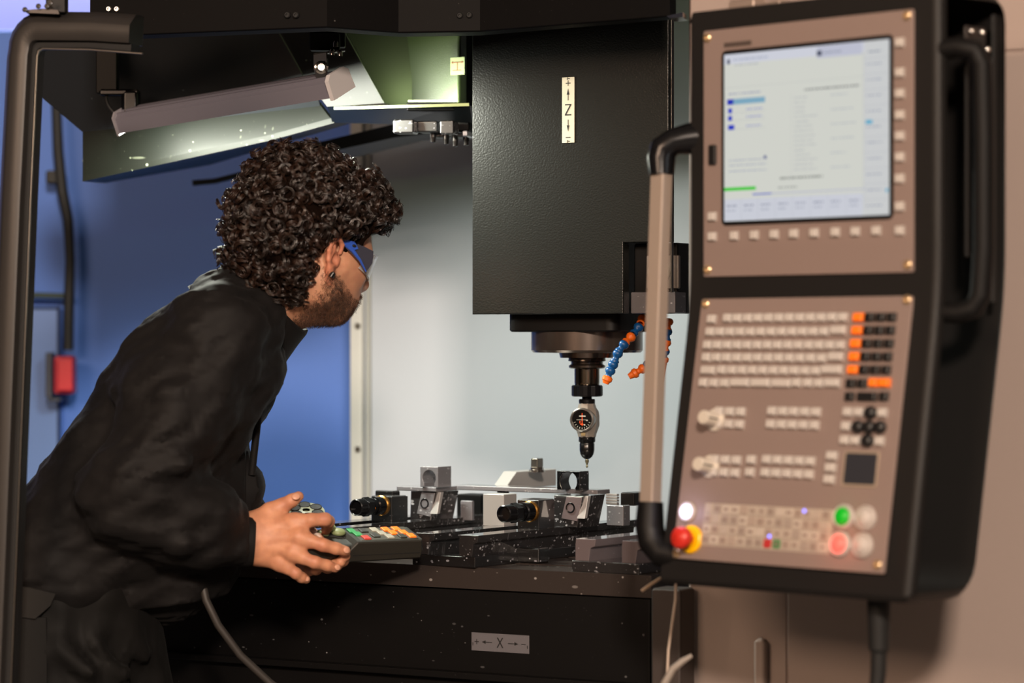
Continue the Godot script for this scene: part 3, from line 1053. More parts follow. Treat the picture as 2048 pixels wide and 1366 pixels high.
func spindle() -> void:
	var B := yb(30)
	var S := 4.78
	var ax := P(1174, 683, S)
	var sh := thing("spindle_head", "tall black vertical spindle head with a Z axis label, hanging over the table", "spindle head", P(1174, 705, S))
	# front plate
	var pw := 0.372
	var right := P(1337, 683, 4.55)
	var cen := right - B.x * pw / 2
	var top := 1.86
	var bot := CY + 55.0 * 4.66 / F
	bot = CY + (683.0 - 628.0) * 4.66 / F
	var step := CY + (683.0 - 486.0) * 4.6 / F
	var hx := pw / 2
	var m := MB.new()
	var cut := 0.083
	m.prism(PackedVector2Array([Vector2(-hx, bot), Vector2(hx - cut, bot), Vector2(hx - cut, step), Vector2(hx, step), Vector2(hx, top), Vector2(-hx, top)]), 0, -0.022, T(B, V3(cen.x, 0, cen.z)), 0.002)
	var pm := spotted(mat("#161614", 0.32, 0.0, 0.58), speckle("#0e0f0c", "#040404", 2600, 1.3, 29), 2.6)
	pm.heightmap_enabled = true
	pm.heightmap_texture = noise_tex(0.2, 51)
	pm.heightmap_scale = 0.035
	obj("front_plate", m, pm, sh)
	m = MB.new()
	m.box(T(B, V3(cen.x, (top + bot) / 2 + 0.004, cen.z) - B.x * 0.07 - B.z * 0.16), V3(0.2, top - bot - 0.01, 0.26), 0.004)
	obj("ram", m, M.black_clean, sh)
	m = MB.new()
	m.box(T(B, V3(right.x, top - 0.18, right.z) - B.z * 0.014 - B.x * 0.0005), V3(0.002, 0.62, 0.008), 0.0004)
	obj("edge_trim", m, M.ground_steel, sh)
	# recess block at the lower right corner with a ring
	var rc := right - B.x * (cut / 2)
	m = MB.new()
	m.box(T(B, V3(rc.x, (bot + step) / 2, rc.z) - B.z * 0.06), V3(cut - 0.002, step - bot, 0.05), 0.003)
	obj("side_block", m, M.black_clean, sh)
	m = MB.new()
	m.box(T(B, V3(rc.x, CY + (683 - 545) * 4.62 / F, rc.z) - B.z * 0.032 + B.x * 0.016), V3(0.06, 0.055, 0.008), 0.002)
	obj("gauge_plate", m, mat("#8f8a86", 0.4, 0.3), sh)
	m = MB.new()
	m.lathe([Vector2(0.012, 0), Vector2(0.019, 0), Vector2(0.019, 0.008), Vector2(0.0155, 0.01), Vector2(0.012, 0.006), Vector2(0.012, 0)], 28, upto(B.z, V3(rc.x, CY + (683 - 545) * 4.62 / F, rc.z) - B.z * 0.028 + B.x * 0.012))
	obj("ring", m, mat("#d8d8cc", 0.3, 0.4), sh)
	m = MB.new()
	m.box(T(B, V3(rc.x, bot + 0.018, rc.z) - B.z * 0.045), V3(cut, 0.036, 0.04), 0.002)
	obj("hose_manifold", m, M.wet_steel, sh)
	# bearing block and nose ring
	var y1 := CY + (683 - 628) * S / F
	var y2 := CY + (683 - 664) * S / F
	var y3 := CY - (705 - 683) * S / F
	m = MB.new()
	m.prism(rrect(0.212, 0.19, 0.02, 5), y2, y1 + 0.01, T(Basis(B.x, -B.z, Vector3.UP), V3(ax.x, 0, ax.z)), 0.003)
	obj("bearing_block", m, M.black_clean, sh)
	m = MB.new()
	m.lathe([Vector2(0, y3 - 0.009), Vector2(0.046, y3 - 0.009), Vector2(0.048, y3 - 0.001), Vector2(0.092, y3), Vector2(0.0955, y3 + 0.004), Vector2(0.0955, y2), Vector2(0, y2)], 72, at(V3(ax.x, 0, ax.z)))
	obj("nose_ring", m, mat("#786c65", 0.22, 0.85), sh)
	m = MB.new()
	m.lathe([Vector2(0.0055, 0), Vector2(0.0055, 0.003), Vector2(0.0035, 0.003), Vector2(0.003, 0.0), Vector2(0, 0)], 16, upto(B.z, P(1222, 646, S) + B.z * 0.103))
	obj("bolt", m, M.dark_steel, sh)
	# Z label
	var lxf := T(B, P(1137, 220, 4.658))
	# bring it on to the plate surface
	var nrm := B.z
	var off := (V3(cen.x, 0, cen.z) - lxf.origin).dot(nrm)
	var dir := (lxf.origin - V3(0, CY, 0)).normalized()
	lxf.origin += dir * (off / dir.dot(nrm))
	lxf.origin += nrm * 0.0006
	m = MB.new()
	m.box(lxf, V3(0.0235, 0.109, 0.0012), 0.0004)
	var lab := obj("label_plate", m, M.label, sh)
	var inv := lab.global_transform.affine_inverse()
	text("lettering", "Z", 0.019, inv * lxf * at(V3(0, 0.0, 0.0009)), M.ink, lab)
	m = MB.new()
	var z := 0.0009
	for s: float in [-1.0, 1.0]:
		m = MB.new()
		m.box(lxf * at(V3(0, s * 0.0245, z)), V3(0.0012, 0.017, 0.0004), 0.0001)
		m.prism(PackedVector2Array([Vector2(0, s * 0.0355), Vector2(0.0024, s * 0.0255), Vector2(-0.0024, s * 0.0255)]), z - 0.0002, z + 0.0002, lxf)
		obj("arrow", m, M.ink, lab)
	for q in [[0, 0.0445, 0.009, 0.0013], [0, 0.0445, 0.0013, 0.009], [0, -0.0455, 0.009, 0.0013], [-0.0015, 0.052, 0.0012, 0.004], [-0.0015, -0.052, 0.0012, 0.004], [0.0015, 0.0518, 0.0032, 0.0012], [0.0015, -0.0518, 0.0032, 0.0012]]:
		m = MB.new()
		m.box(lxf * at(V3(q[0], q[1], z)), V3(q[2], q[3], 0.0004), 0.0001)
		obj("mark", m, M.ink, lab)
	# tool holder
	var k := S / F
	var th := thing("tool_holder", "steel collet tool holder clamped in the spindle nose", "tool holder", V3(ax.x, CY - (795 - 683) * k, ax.z))
	var o := V3(ax.x, CY, ax.z)
	var yy := func(py: float) -> float: return -(py - 683.0) * k
	m = MB.new()
	var r := 0.0312
	m.lathe([Vector2(0, yy.call(737)), Vector2(r - 0.003, yy.call(737)), Vector2(r, yy.call(735)), Vector2(r, yy.call(731)), Vector2(r - 0.004, yy.call(728)), Vector2(r - 0.004, yy.call(724)), Vector2(r + 0.001, yy.call(722)), Vector2(r, yy.call(713)), Vector2(0, yy.call(713))], 48, at(o))
	obj("flange", m, mat("#5c534c", 0.2, 0.9), th)
	m = MB.new()
	m.lathe([Vector2(0, yy.call(772)), Vector2(0.0205, yy.call(772)), Vector2(0.0215, yy.call(766)), Vector2(0.0215, yy.call(737))], 40, at(o))
	obj("shank", m, mat("#7d7264", 0.18, 1.0), th)
	m = MB.new()
	var np := PackedVector2Array()
	for q in 24:
		var a := TAU * q / 24
		var rr := 0.0268 if q % 4 < 3 else 0.0246
		np.append(Vector2(cos(a), sin(a)) * rr)
	m.prism(np, yy.call(793), yy.call(770), T(Basis(V3(1, 0, 0), V3(0, 0, -1), V3(0, 1, 0)), o), 0.002, 12)
	obj("collet_nut", m, M.gunmetal, th)
	m = MB.new()
	m.lathe([Vector2(0, yy.call(800)), Vector2(0.0085, yy.call(800)), Vector2(0.0085, yy.call(793))], 24, at(o))
	obj("collet", m, M.gunmetal, th)
	# 3D touch probe
	var tp := thing("touch_probe", "grey touch probe with a black dial hanging from the collet above the pierced block", "touch probe", V3(ax.x, CY - (935 - 683) * k, ax.z))
	m = MB.new()
	m.lathe([Vector2(0, yy.call(807)), Vector2(0.0135, yy.call(807)), Vector2(0.014, yy.call(805)), Vector2(0.014, yy.call(800)), Vector2(0.013, yy.call(798)), Vector2(0, yy.call(798))], 32, at(o))
	obj("collar", m, M.gunmetal, tp)
	m = MB.new()
	var prof := [[806, 0.013], [816, 0.0155], [822, 0.019], [832, 0.0205], [850, 0.0205], [858, 0.0185], [868, 0.0155], [874, 0.0145]]
	for i in prof.size() - 1:
		var a0: Array = prof[i]
		var a1: Array = prof[i + 1]
		for s in 8:
			var f0 := TAU * (s + 0.5) / 8 + 0.35
			var f1 := TAU * (s + 1.5) / 8 + 0.35
			var q := []
			for w in [[f0, a0], [f1, a0], [f1, a1], [f0, a1]]:
				q.append(o + V3(cos(w[0]) * w[1][1] * 1.04, yy.call(w[1][0]), sin(w[0]) * w[1][1] * 1.04))
			var nn: Vector3 = ((q[2] - q[0]) as Vector3).cross(q[3] - q[1]).normalized()
			if nn.dot(q[0] - o - V3(0, q[0].y - o.y, 0)) < 0: nn = -nn
			m.fquad(q[0], q[1], q[2], q[3], nn)
	obj("body", m, mat("#8f8880", 0.42, 0.4), tp)
	var dn := V3(-0.42, 0, 0.9).normalized()
	var dxf := upto(dn, o + V3(0, yy.call(839), 0) + dn * 0.018)
	m = MB.new()
	m.lathe([Vector2(0.0, -0.012), Vector2(0.0185, -0.012), Vector2(0.0205, 0.002), Vector2(0.0205, 0.0045), Vector2(0.0185, 0.006), Vector2(0.017, 0.0045), Vector2(0.017, 0.002)], 40, T(dxf.basis * Basis.from_scale(V3(1, 1, 1.08)), dxf.origin))
	obj("dial_rim", m, mat("#97928c", 0.25, 0.8), tp)
	m = MB.new()
	m.lathe([Vector2(0.017, 0.0025), Vector2(0, 0.0025)], 40, T(dxf.basis * Basis.from_scale(V3(1, 1, 1.08)), dxf.origin))
	var face := obj("dial_face", m, mat("#0a0a0a", 0.25), tp)
	var right2 := Vector3.UP.cross(dn).normalized()
	var fx := T(Basis(right2, Vector3.UP, dn), dxf.origin + dn * 0.0028)
	m = MB.new()
	m.box(fx * at(V3(0, 0.0005, 0)), V3(0.0011, 0.022, 0.0003), 0.0001)
	m.box(fx * at(V3(-0.0005, -0.0075, 0)), V3(0.006, 0.0016, 0.0003), 0.0001)
	m.box(fx * at(V3(-0.004, -0.004, 0)), V3(0.0012, 0.004, 0.0003), 0.0001)
	obj("needle", m, mat("#ff5a20", 0.5), face)
	m = MB.new()
	m.box(fx * at(V3(0.0005, 0.0062, 0.0001)), V3(0.012, 0.0016, 0.0003), 0.0001)
	m.box(fx * at(V3(0, -0.0001, 0.0001)), V3(0.021, 0.0005, 0.0003), 0.0001)
	for q in 9:
		var a := PI + PI * (q + 1) / 10.0
		m.box(fx * at(V3(cos(a) * 0.0145, sin(a) * 0.0145 - 0.0, 0)) * T(Basis(V3(0, 0, 1), a), Vector3.ZERO), V3(0.003, 0.0007, 0.0003), 0.0001)
	m.box(fx * at(V3(0.0045, -0.0085, 0.0001)), V3(0.0028, 0.002, 0.0003), 0.0001)
	m.box(fx * at(V3(0.009, -0.0012, 0.0001)), V3(0.003, 0.0012, 0.0003), 0.0001)
	obj("dial_marking", m, mat("#c8c8c0", 0.5), face)
	m = MB.new()
	m.box(T(Basis(right2, Vector3.UP, dn), o + V3(0, yy.call(868), 0) + dn * 0.0162), V3(0.008, 0.0055, 0.001), 0.0003)
	obj("badge", m, mat("#b9a77c", 0.35, 0.5), tp)
	m = MB.new()
	m.lathe([Vector2(0, yy.call(919)), Vector2(0.004, yy.call(918)), Vector2(0.0085, yy.call(914)), Vector2(0.0115, yy.call(908)), Vector2(0.0128, yy.call(900)), Vector2(0.0128, yy.call(888)), Vector2(0.0122, yy.call(887)), Vector2(0.0122, yy.call(885)), Vector2(0.0143, yy.call(883)), Vector2(0.0143, yy.call(873)), Vector2(0, yy.call(873))], 36, at(o), true)
	obj("boot", m, mat("#0b0b0c", 0.25), tp)
	m = MB.new()
	m.lathe([Vector2(0, yy.call(936)), Vector2(0.0016, yy.call(935)), Vector2(0.0021, yy.call(933)), Vector2(0.0016, yy.call(931)), Vector2(0.0012, yy.call(930)), Vector2(0.0022, yy.call(927)), Vector2(0.0035, yy.call(923)), Vector2(0.003, yy.call(919))], 20, at(o), true)
	obj("stylus", m, mat("#8b8a72", 0.2, 0.8), tp)
	# coolant hoses of ball-and-socket segments
	coolant_hose([P(1286, 636, 4.66), P(1279, 652, 4.64), P(1264, 672, 4.63), P(1250, 686, 4.62), P(1237, 704, 4.62), P(1228, 726, 4.62), P(1222, 738, 4.62)], P(1215, 757, 4.62), "blue jointed coolant hose with orange nozzle nearest the tool holder")
	coolant_hose([P(1337, 640, 4.7), P(1335, 660, 4.7), P(1333, 682, 4.7), P(1330, 700, 4.7)], P(1322, 760, 4.72), "blue jointed coolant hose seen in the gap beside the control panel")
	coolant_hose([P(1312, 706, 4.76), P(1298, 728, 4.76), P(1288, 736, 4.76)], P(1264, 750, 4.76), "short coolant hose whose orange nozzle points left beside the panel handle")

func coolant_hose(pts: Array, tip: Vector3, label: String) -> void:
	var o := thing("coolant_hose", label, "coolant hose", pts[0], Basis.IDENTITY, "coolant hoses at the spindle")
	for i in pts.size():
		var nx: Vector3 = pts[i + 1] if i < pts.size() - 1 else tip
		var t: Vector3 = (nx - pts[i]).normalized()
		var m := MB.new()
		m.lathe([Vector2(0.004, -0.003), Vector2(0.0075, -0.001), Vector2(0.0088, 0.003), Vector2(0.0075, 0.007), Vector2(0.005, 0.009), Vector2(0.0055, 0.013), Vector2(0.0075, 0.0155), Vector2(0.0072, 0.018), Vector2(0.005, 0.0185)], 16, upto(t, pts[i]), true)
		obj("connector" if i == 0 else "segment", m, M.orange if i == 0 or i == 2 else M.hose_blue, o)
	var m2 := MB.new()
	var last: Vector3 = pts[pts.size() - 1]
	var L := maxf(0.014, last.distance_to(tip) - 0.006)
	m2.lathe([Vector2(0.005, 0), Vector2(0.0085, 0.003), Vector2(0.0085, 0.008), Vector2(0.0065, 0.010), Vector2(0.0048, L), Vector2(0.003, L), Vector2(0.003, L - 0.004)], 18, upto(tip - last, last + (tip - last).normalized() * 0.012))
	obj("nozzle", m2, M.orange, o)

func vb(called: String, spec: Array, m: Material, par: Node3D = null, bev := 0.0015, yaw := 34.0) -> Node3D:
	var s := vbox_dims(spec[0], spec[1], spec[2], spec[3], spec[4], spec[5], yaw)
	var mb := MB.new()
	mb.box((s[3] as Transform3D) * at(V3(0, s[1] / 2, 0)), V3(s[0], s[1], s[2]), bev)
	return obj(called, mb, m, par)

func table_and_vises() -> void:
	var B := yb(30)
	var P0 := P(698, 1123, 4.58)
	var TY := 0.93
	P0.y = TY
	# table: slab with T-slots running along it
	var tb := thing("machine_table", "long steel machine table with slots carrying the vises, wet with coolant", "machine table", V3(P0.x, 0.895, P0.z))
	var L0 := -0.62
	var L1 := 0.555
	var xf := T(Basis(B.z, Vector3.UP, -B.x), V3(P0.x, TY, P0.z)) # profile x: towards viewer
	var prof := PackedVector2Array([Vector2(0, -0.0345), Vector2(0, 0)])
	for s in 4:
		var c := -0.1 - 0.16 * s
		prof.append_array(PackedVector2Array([Vector2(c + 0.009, 0), Vector2(c + 0.009, -0.014), Vector2(c - 0.009, -0.014), Vector2(c - 0.009, 0)]))
	prof.append_array(PackedVector2Array([Vector2(-0.72, 0), Vector2(-0.72, -0.0345)]))
	var m := MB.new()
	m.prism(prof, -L0, -L1, xf, 0.001, 5)
	obj("slab", m, M.table, tb)
	var mid := V3(P0.x, 0, P0.z) + B.x * (L0 + L1) / 2.0
	var bs := thing("table_base", "black painted machine base with an X axis label under the table", "machine base", mid)
	m = MB.new()
	m.box(T(B, V3(mid.x, 0.4475, mid.z) - B.z * 0.36), V3(L1 - L0 - 0.01, 0.895, 0.705), 0.004)
	obj("body", m, M.base_black, bs)
	m = MB.new()
	m.box(T(B, V3(mid.x, 0.757, mid.z) - B.z * 0.005), V3(L1 - L0 - 0.02, 0.012, 0.03), 0.002)
	obj("ledge", m, M.base_black, bs)
	# X label
	var fc := V3(mid.x, 0, mid.z) - B.z * 0.0075
	var ray := (P(1001, 1286, 4.0) - V3(0, CY, 0)).normalized()
	var lxf := T(B, V3(0, CY, 0) + ray * ((fc - V3(0, CY, 0)).dot(B.z) / ray.dot(B.z)) + B.z * 0.0008)
	m = MB.new()
	m.box(lxf, V3(0.106, 0.029, 0.0012), 0.0004)
	var lab := obj("label_plate", m, spotted(mat("#77757a", 0.4, 0.4), speckle("#77757a", "#c8c8cc", 700, 2.4, 61), 4.0), bs)
	text("lettering", "X", 0.016, lab.global_transform.affine_inverse() * lxf * at(V3(0, 0, 0.0009)), M.ink, lab)
	m = MB.new()
	for s: float in [-1.0, 1.0]:
		m = MB.new()
		m.box(lxf * at(V3(s * 0.0215, 0, 0.0009)), V3(0.0135, 0.0012, 0.0004), 0.0001)
		m.prism(PackedVector2Array([Vector2(s * 0.0335, 0), Vector2(s * 0.0265, 0.0028), Vector2(s * 0.0265, -0.0028)]), 0.0007, 0.0011, lxf)
		obj("arrow", m, M.ink, lab)
	for q in [[-0.043, 0, 0.008, 0.0012], [0.043, 0, 0.008, 0.0012], [-0.043, 0, 0.0012, 0.008], [-0.05, -0.004, 0.0012, 0.005], [0.05, -0.004, 0.0012, 0.005]]:
		m = MB.new()
		m.box(lxf * at(V3(q[0], q[1], 0.0009)), V3(q[2], q[3], 0.0004), 0.0001)
		obj("mark", m, M.ink, lab)
	# three vise bases with pairs of rails
	var labels := ["wet dark vise bed with two rails whose near end shows right of the remote control", "machined vise bed with two bright rails partly behind the control panel", "rear left vise bed partly hidden behind the remote control and the hands"]
	var corners := [P(950, 1136, 4.45), P(1278, 1150, 4.317), P(641, 1123, 4.583)]
	var Vb := yb(34)
	for i in 3:
		var c: Vector3 = corners[i]
		c.y = TY
		var v := thing("vise_bed", labels[i], "vise", c, Vb, "vise beds on the machine table")
		var w := 0.1235
		var ln := 0.5
		var mm := MB.new()
		mm.box(T(Vb, c + Vb * V3(-w / 2, 0.0085, -ln / 2)), V3(w, 0.017, ln), 0.0012)
		obj("base_plate", mm, M.wet_dark if i != 1 else M.wet, v)
		for k in 2:
			var x0 := -w + 0.006 + k * 0.0855
			var pf := PackedVector2Array([Vector2(0, 0), Vector2(0.025, 0), Vector2(0.028, 0.02), Vector2(0.036, 0.0235), Vector2(0.038, 0.0345), Vector2(0.001, 0.0345), Vector2(0.0, 0.0235)])
			mm = MB.new()
			mm.prism(pf, 0, -ln + 0.01, T(Vb, c + Vb * V3(x0, 0.017, -0.001)), 0.0008, 8)
			obj("rail", mm, M.wet if i != 1 else M.rail_light, v)
	# loose block on the table
	vblock("clamp_block", "small black coolant-splashed block lying on the table between the two front vises", "block", [1024, 1078, 1101, 1097, 1128, 4.53], M.wet_dark, 0.003)
	# clamping units on the rails
	clamp_unit([740, 783.7, 815, 993, 1046, 4.78], Vector2(763, 1011), Vector2(716, 1014), 4.755, "hydraulic clamping nut on a dark block at the left vise")
	clamp_unit([1034, 1078, 1110.6, 1000, 1060, 4.605], Vector2(1060, 1023), Vector2(1008, 1027), 4.575, "hydraulic clamping nut on a dark block at the middle vise")
	jaw([818, 866, 910, 984, 1046, 4.85], "slanted wet jaw with a bright bored plate at the left vise", M.wet_steel)
	jaw([1106, 1160, 1206, 992, 1056, 4.65], "slanted wet jaw with a bright bored plate below the probe", M.rail_light)
	vblock("jaw_plate", "flat wet plate on the left vise jaw under the pierced block", "plate", [790, 872, 914, 975, 984, 4.84], M.wet_steel, 0.0015)
	vblock("back_block", "small dark block behind the left clamping block", "block", [748, 785, 800, 982, 1046, 4.86], M.wet_dark, 0.002)
	vblock("spacer_block", "dark spacer block in the gap behind the left jaw", "block", [912, 962, 990, 990, 1046, 5.03], M.base_black, 0.002)
	vblock("steel_stop", "small upright grey steel stop beside the left jaw", "block", [920, 944, 949, 1002, 1042, 4.9], M.wet_steel, 0.0015)
	vblock("bright_block", "bright square steel block standing left of the middle clamping nut", "block", [965, 1008, 1034, 989, 1054, 4.7], M.steel, 0.0015)
	vblock("parallel_bar", "long flat steel bar laid across the vises", "bar", [905, 1195, 1222, 980, 990, 4.76], M.wet_steel, 0.0015)
	pierced([839, 876, 902, 934, 975, 4.83], "wet steel block with an arched hole on the left vise", M.wet_steel)
	pierced([1114, 1160, 1179, 943, 981, 4.75], "dark steel block with an arched hole right under the probe tip", M.wet_dark)
	# clamp bar with bevelled end
	var s := vbox_dims(985, 1012, 1115, 945, 979, 4.93, 34)
	var cb := thing("clamp_bar", "long grey steel clamp bar with a slanted end behind the pierced block", "bar", (s[3] as Transform3D).origin, Vb)
	m = MB.new()
	var dp: float = s[2]
	var hh: float = s[1]
	# side profile in (along, up), extruded across the width
	m.prism(PackedVector2Array([Vector2(dp / 2, 0), Vector2(dp / 2, 0.004), Vector2(dp / 2 - 0.034, hh), Vector2(-dp / 2, hh), Vector2(-dp / 2, 0)]), -s[0] / 2, s[0] / 2, (s[3] as Transform3D) * T(Basis(V3(0, 0, 1), V3(0, 1, 0), V3(-1, 0, 0)), Vector3.ZERO), 0.0012, 5)
	obj("bar", m, M.steel, cb)
	m = MB.new()
	var foot: Vector3 = s[3] * V3(0, 0, dp / 2 - 0.012)
	m.box(T(Vb, foot + V3(0, -0.004, 0)), V3(s[0] * 0.6, 0.008, 0.014), 0.001)
	obj("foot", m, M.dark_steel, cb)
	var bt := thing("clamp_bolt", "square headed bolt with washer standing on the clamp bar", "bolt", P(1074, 944, 4.97))
	m = MB.new()
	m.lathe([Vector2(0, 0), Vector2(0.0145, 0), Vector2(0.0145, 0.004), Vector2(0.012, 0.005), Vector2(0.012, 0.008), Vector2(0, 0.008)], 24, at(P(1074, 944, 4.97)))
	obj("washer", m, M.chrome, bt)
	vb("head", [1061, 1075, 1087, 917, 936, 4.96], M.ground_steel, bt, 0.0015)
	# blocks at the right, next to the panel handle
	vblock("end_block", "grey wet steel block at the right end of the middle vise", "block", [1213, 1247, 1262, 1011, 1053, 4.72], M.wet_steel, 0.002)
	var rb := thing("ribbed_block", "pale ribbed steel block above the end block by the panel handle", "block", P(1236, 1011, 4.76))
	for k in 4:
		vb("rib", [1212, 1234, 1239, 988 + k * 5.6, 992.6 + k * 5.6, 4.76], M.steel, rb, 0.0008)
	vblock("dark_block", "dark steel block right of the ribbed block", "block", [1241, 1268, 1300, 986, 1012, 4.78], M.dark_steel, 0.002)

func vblock(called: String, label: String, cat: String, spec: Array, m: Material, bev: float) -> void:
	var o := vb(called, spec, m, null, bev)
	tag(o, label, cat)

func clamp_unit(spec: Array, a: Vector2, b: Vector2, d: float, label: String) -> void:
	var s := vbox_dims(spec[0], spec[1], spec[2], spec[3], spec[4], spec[5], 34)
	var xf: Transform3D = s[3]
	var o := thing("clamping_nut", label, "clamp", xf.origin, yb(34), "hydraulic clamping nuts on the vises")
	var m := MB.new()
	m.box(xf * at(V3(0, s[1] / 2, 0)), V3(s[0], s[1], s[2]), 0.002)
	obj("block", m, M.wet_dark, o)
	var c := P(a.x, a.y, d)
	var ax := yb(34).z
	var k := d / F
	var L: float = absf(a.x - b.x) * k / 0.559
	var sc := 1.0
	m = MB.new()
	m.lathe([Vector2(0.0, -0.002), Vector2(0.0175, -0.002), Vector2(0.0175, 0.003), Vector2(0.0155, 0.005)], 28, upto(ax, c))
	obj("brass_ring", m, mat("#a07438", 0.25, 0.9), o)
	m = MB.new()
	m.lathe([Vector2(0.0155, 0.004), Vector2(0.0155, L * 0.3), Vector2(0.013, L * 0.32), Vector2(0.013, L * 0.38), Vector2(0.0145, L * 0.4), Vector2(0.0145, L * 0.5)], 28, upto(ax, c))
	obj("sleeve", m, spotted(mat("#101114", 0.18, 0.5), speckle("#131417", "#dfe4f0", 500, 3.0, 71), 3.0), o)
	m = MB.new()
	m.prism(circ(0.0165, 6), 0, 0.018, upto(ax, c + ax * L * 0.5) * T(Basis(V3(1, 0, 0), V3(0, 0, -1), V3(0, 1, 0)), Vector3.ZERO), 0.0015, 5)
	obj("hex_nut", m, M.gunmetal, o)
	m = MB.new()
	m.lathe([Vector2(0.014, L * 0.5 + 0.016), Vector2(0.0145, L * 0.5 + 0.02), Vector2(0.014, L), Vector2(0.0125, L + 0.0015), Vector2(0.0115, L), Vector2(0.0115, L - 0.006), Vector2(0, L - 0.006)], 28, upto(ax, c))
	obj("cap", m, M.gunmetal, o)

func jaw(spec: Array, label: String, pm: Material) -> void:
	var s := vbox_dims(spec[0], spec[1], spec[2], spec[3], spec[4], spec[5], 34)
	var xf: Transform3D = s[3]
	var Vb := yb(34)
	var o := thing("vise_jaw", label, "vise jaw", xf.origin, Vb, "slanted jaws on the vises")
	var w: float = s[0]
	var h: float = s[1]
	var dp: float = s[2]
	var m := MB.new()
	# slanted outline across the width, extruded along the bed
	m.prism(PackedVector2Array([Vector2(-w / 2, 0), Vector2(w / 2 - 0.006, 0), Vector2(w / 2 + 0.007, h), Vector2(-w / 2 + 0.002, h)]), dp / 2, -dp / 2, xf, 0.0015, 5)
	obj("body", m, M.wet, o)
	m = MB.new()
	var pw := w * 0.58
	m.prism(PackedVector2Array([Vector2(w / 2 - pw - 0.004, h * 0.28), Vector2(w / 2 - 0.004, h * 0.2), Vector2(w / 2 + 0.005, h * 0.97), Vector2(w / 2 - pw + 0.006, h * 0.97)]), dp / 2, dp / 2 + 0.003, xf, 0.0008, 5)
	var pl := obj("face_plate", m, pm, o)
	m = MB.new()
	m.lathe([Vector2(0.0, 0.0005), Vector2(0.0055, 0.0005), Vector2(0.0065, 0.0036), Vector2(0.0085, 0.0042), Vector2(0.0092, 0.003), Vector2(0.0092, 0)], 24, upto(Vb.z, xf * V3(w / 2 - pw * 0.55, h * 0.62, dp / 2)))
	obj("screw", m, M.gunmetal, pl)
	m = MB.new()
	m.prism(PackedVector2Array([Vector2(-dp / 2 - 0.004, h * 0.3), Vector2(-dp / 2 + 0.004, h * 0.3), Vector2(-dp / 2 + 0.016, h), Vector2(-dp / 2 + 0.006, h)]), w / 2 - 0.004, w / 2 + 0.012, xf * T(Basis(V3(0, 0, -1), V3(0, 1, 0), V3(1, 0, 0)), Vector3.ZERO), 0.001, 5)
	obj("wedge", m, M.steel, o)

func pierced(spec: Array, label: String, m: Material) -> void:
	var s := vbox_dims(spec[0], spec[1], spec[2], spec[3], spec[4], spec[5], 34)
	var w: float = s[0]
	var h: float = s[1]
	var p := PackedVector2Array([Vector2(w / 2, 0), Vector2(w / 2, h), Vector2(-w / 2, h), Vector2(-w / 2, 0)])
	var r := w * 0.36
	# arch opening, narrow at the foot, so that the outline stays one polygon
	p.append(Vector2(-r * 0.75, 0))
	for k in 15:
		var a := PI * 1.22 - (PI * 1.44) * k / 14.0
		p.append(Vector2(r * cos(a), h * 0.44 + r * sin(a)))
	p.append(Vector2(r * 0.75, 0))
	var mb := MB.new()
	mb.prism(p, -s[2] / 2, s[2] / 2, s[3], 0.001, 25)
	var o := obj("pierced_block", mb, m)
	tag(o, label, "block", "pierced blocks on the vises")

# ---------- control panel ----------
func keycap(w: float, h: float, t := 0.006) -> ArrayMesh:
	var m := MB.new()
	var a := Vector2(w, h) / 2
	var b := a - Vector2(0.0022, 0.0022)
	var q := [V3(-a.x, -a.y, 0), V3(a.x, -a.y, 0), V3(a.x, a.y, 0), V3(-a.x, a.y, 0)]
	var r := [V3(-a.x + 0.0004, -a.y + 0.0004, t * 0.6), V3(a.x - 0.0004, -a.y + 0.0004, t * 0.6), V3(a.x - 0.0004, a.y - 0.0004, t * 0.6), V3(-a.x + 0.0004, a.y - 0.0004, t * 0.6)]
	var u := [V3(-b.x, -b.y, t), V3(b.x, -b.y, t), V3(b.x, b.y, t), V3(-b.x, b.y, t)]
	var nn := [V3(0, -1, 0), V3(1, 0, 0), V3(0, 1, 0), V3(-1, 0, 0)]
	for i in 4:
		var j := (i + 1) % 4
		m.fquad(q[i], q[j], r[j], r[i], nn[i])
		m.quad(r[i], r[j], u[j], u[i], nn[i], nn[i], V3(0, 0, 1), V3(0, 0, 1))
	m.fquad(u[0], u[1], u[2], u[3], V3(0, 0, 1))
	return m.build()

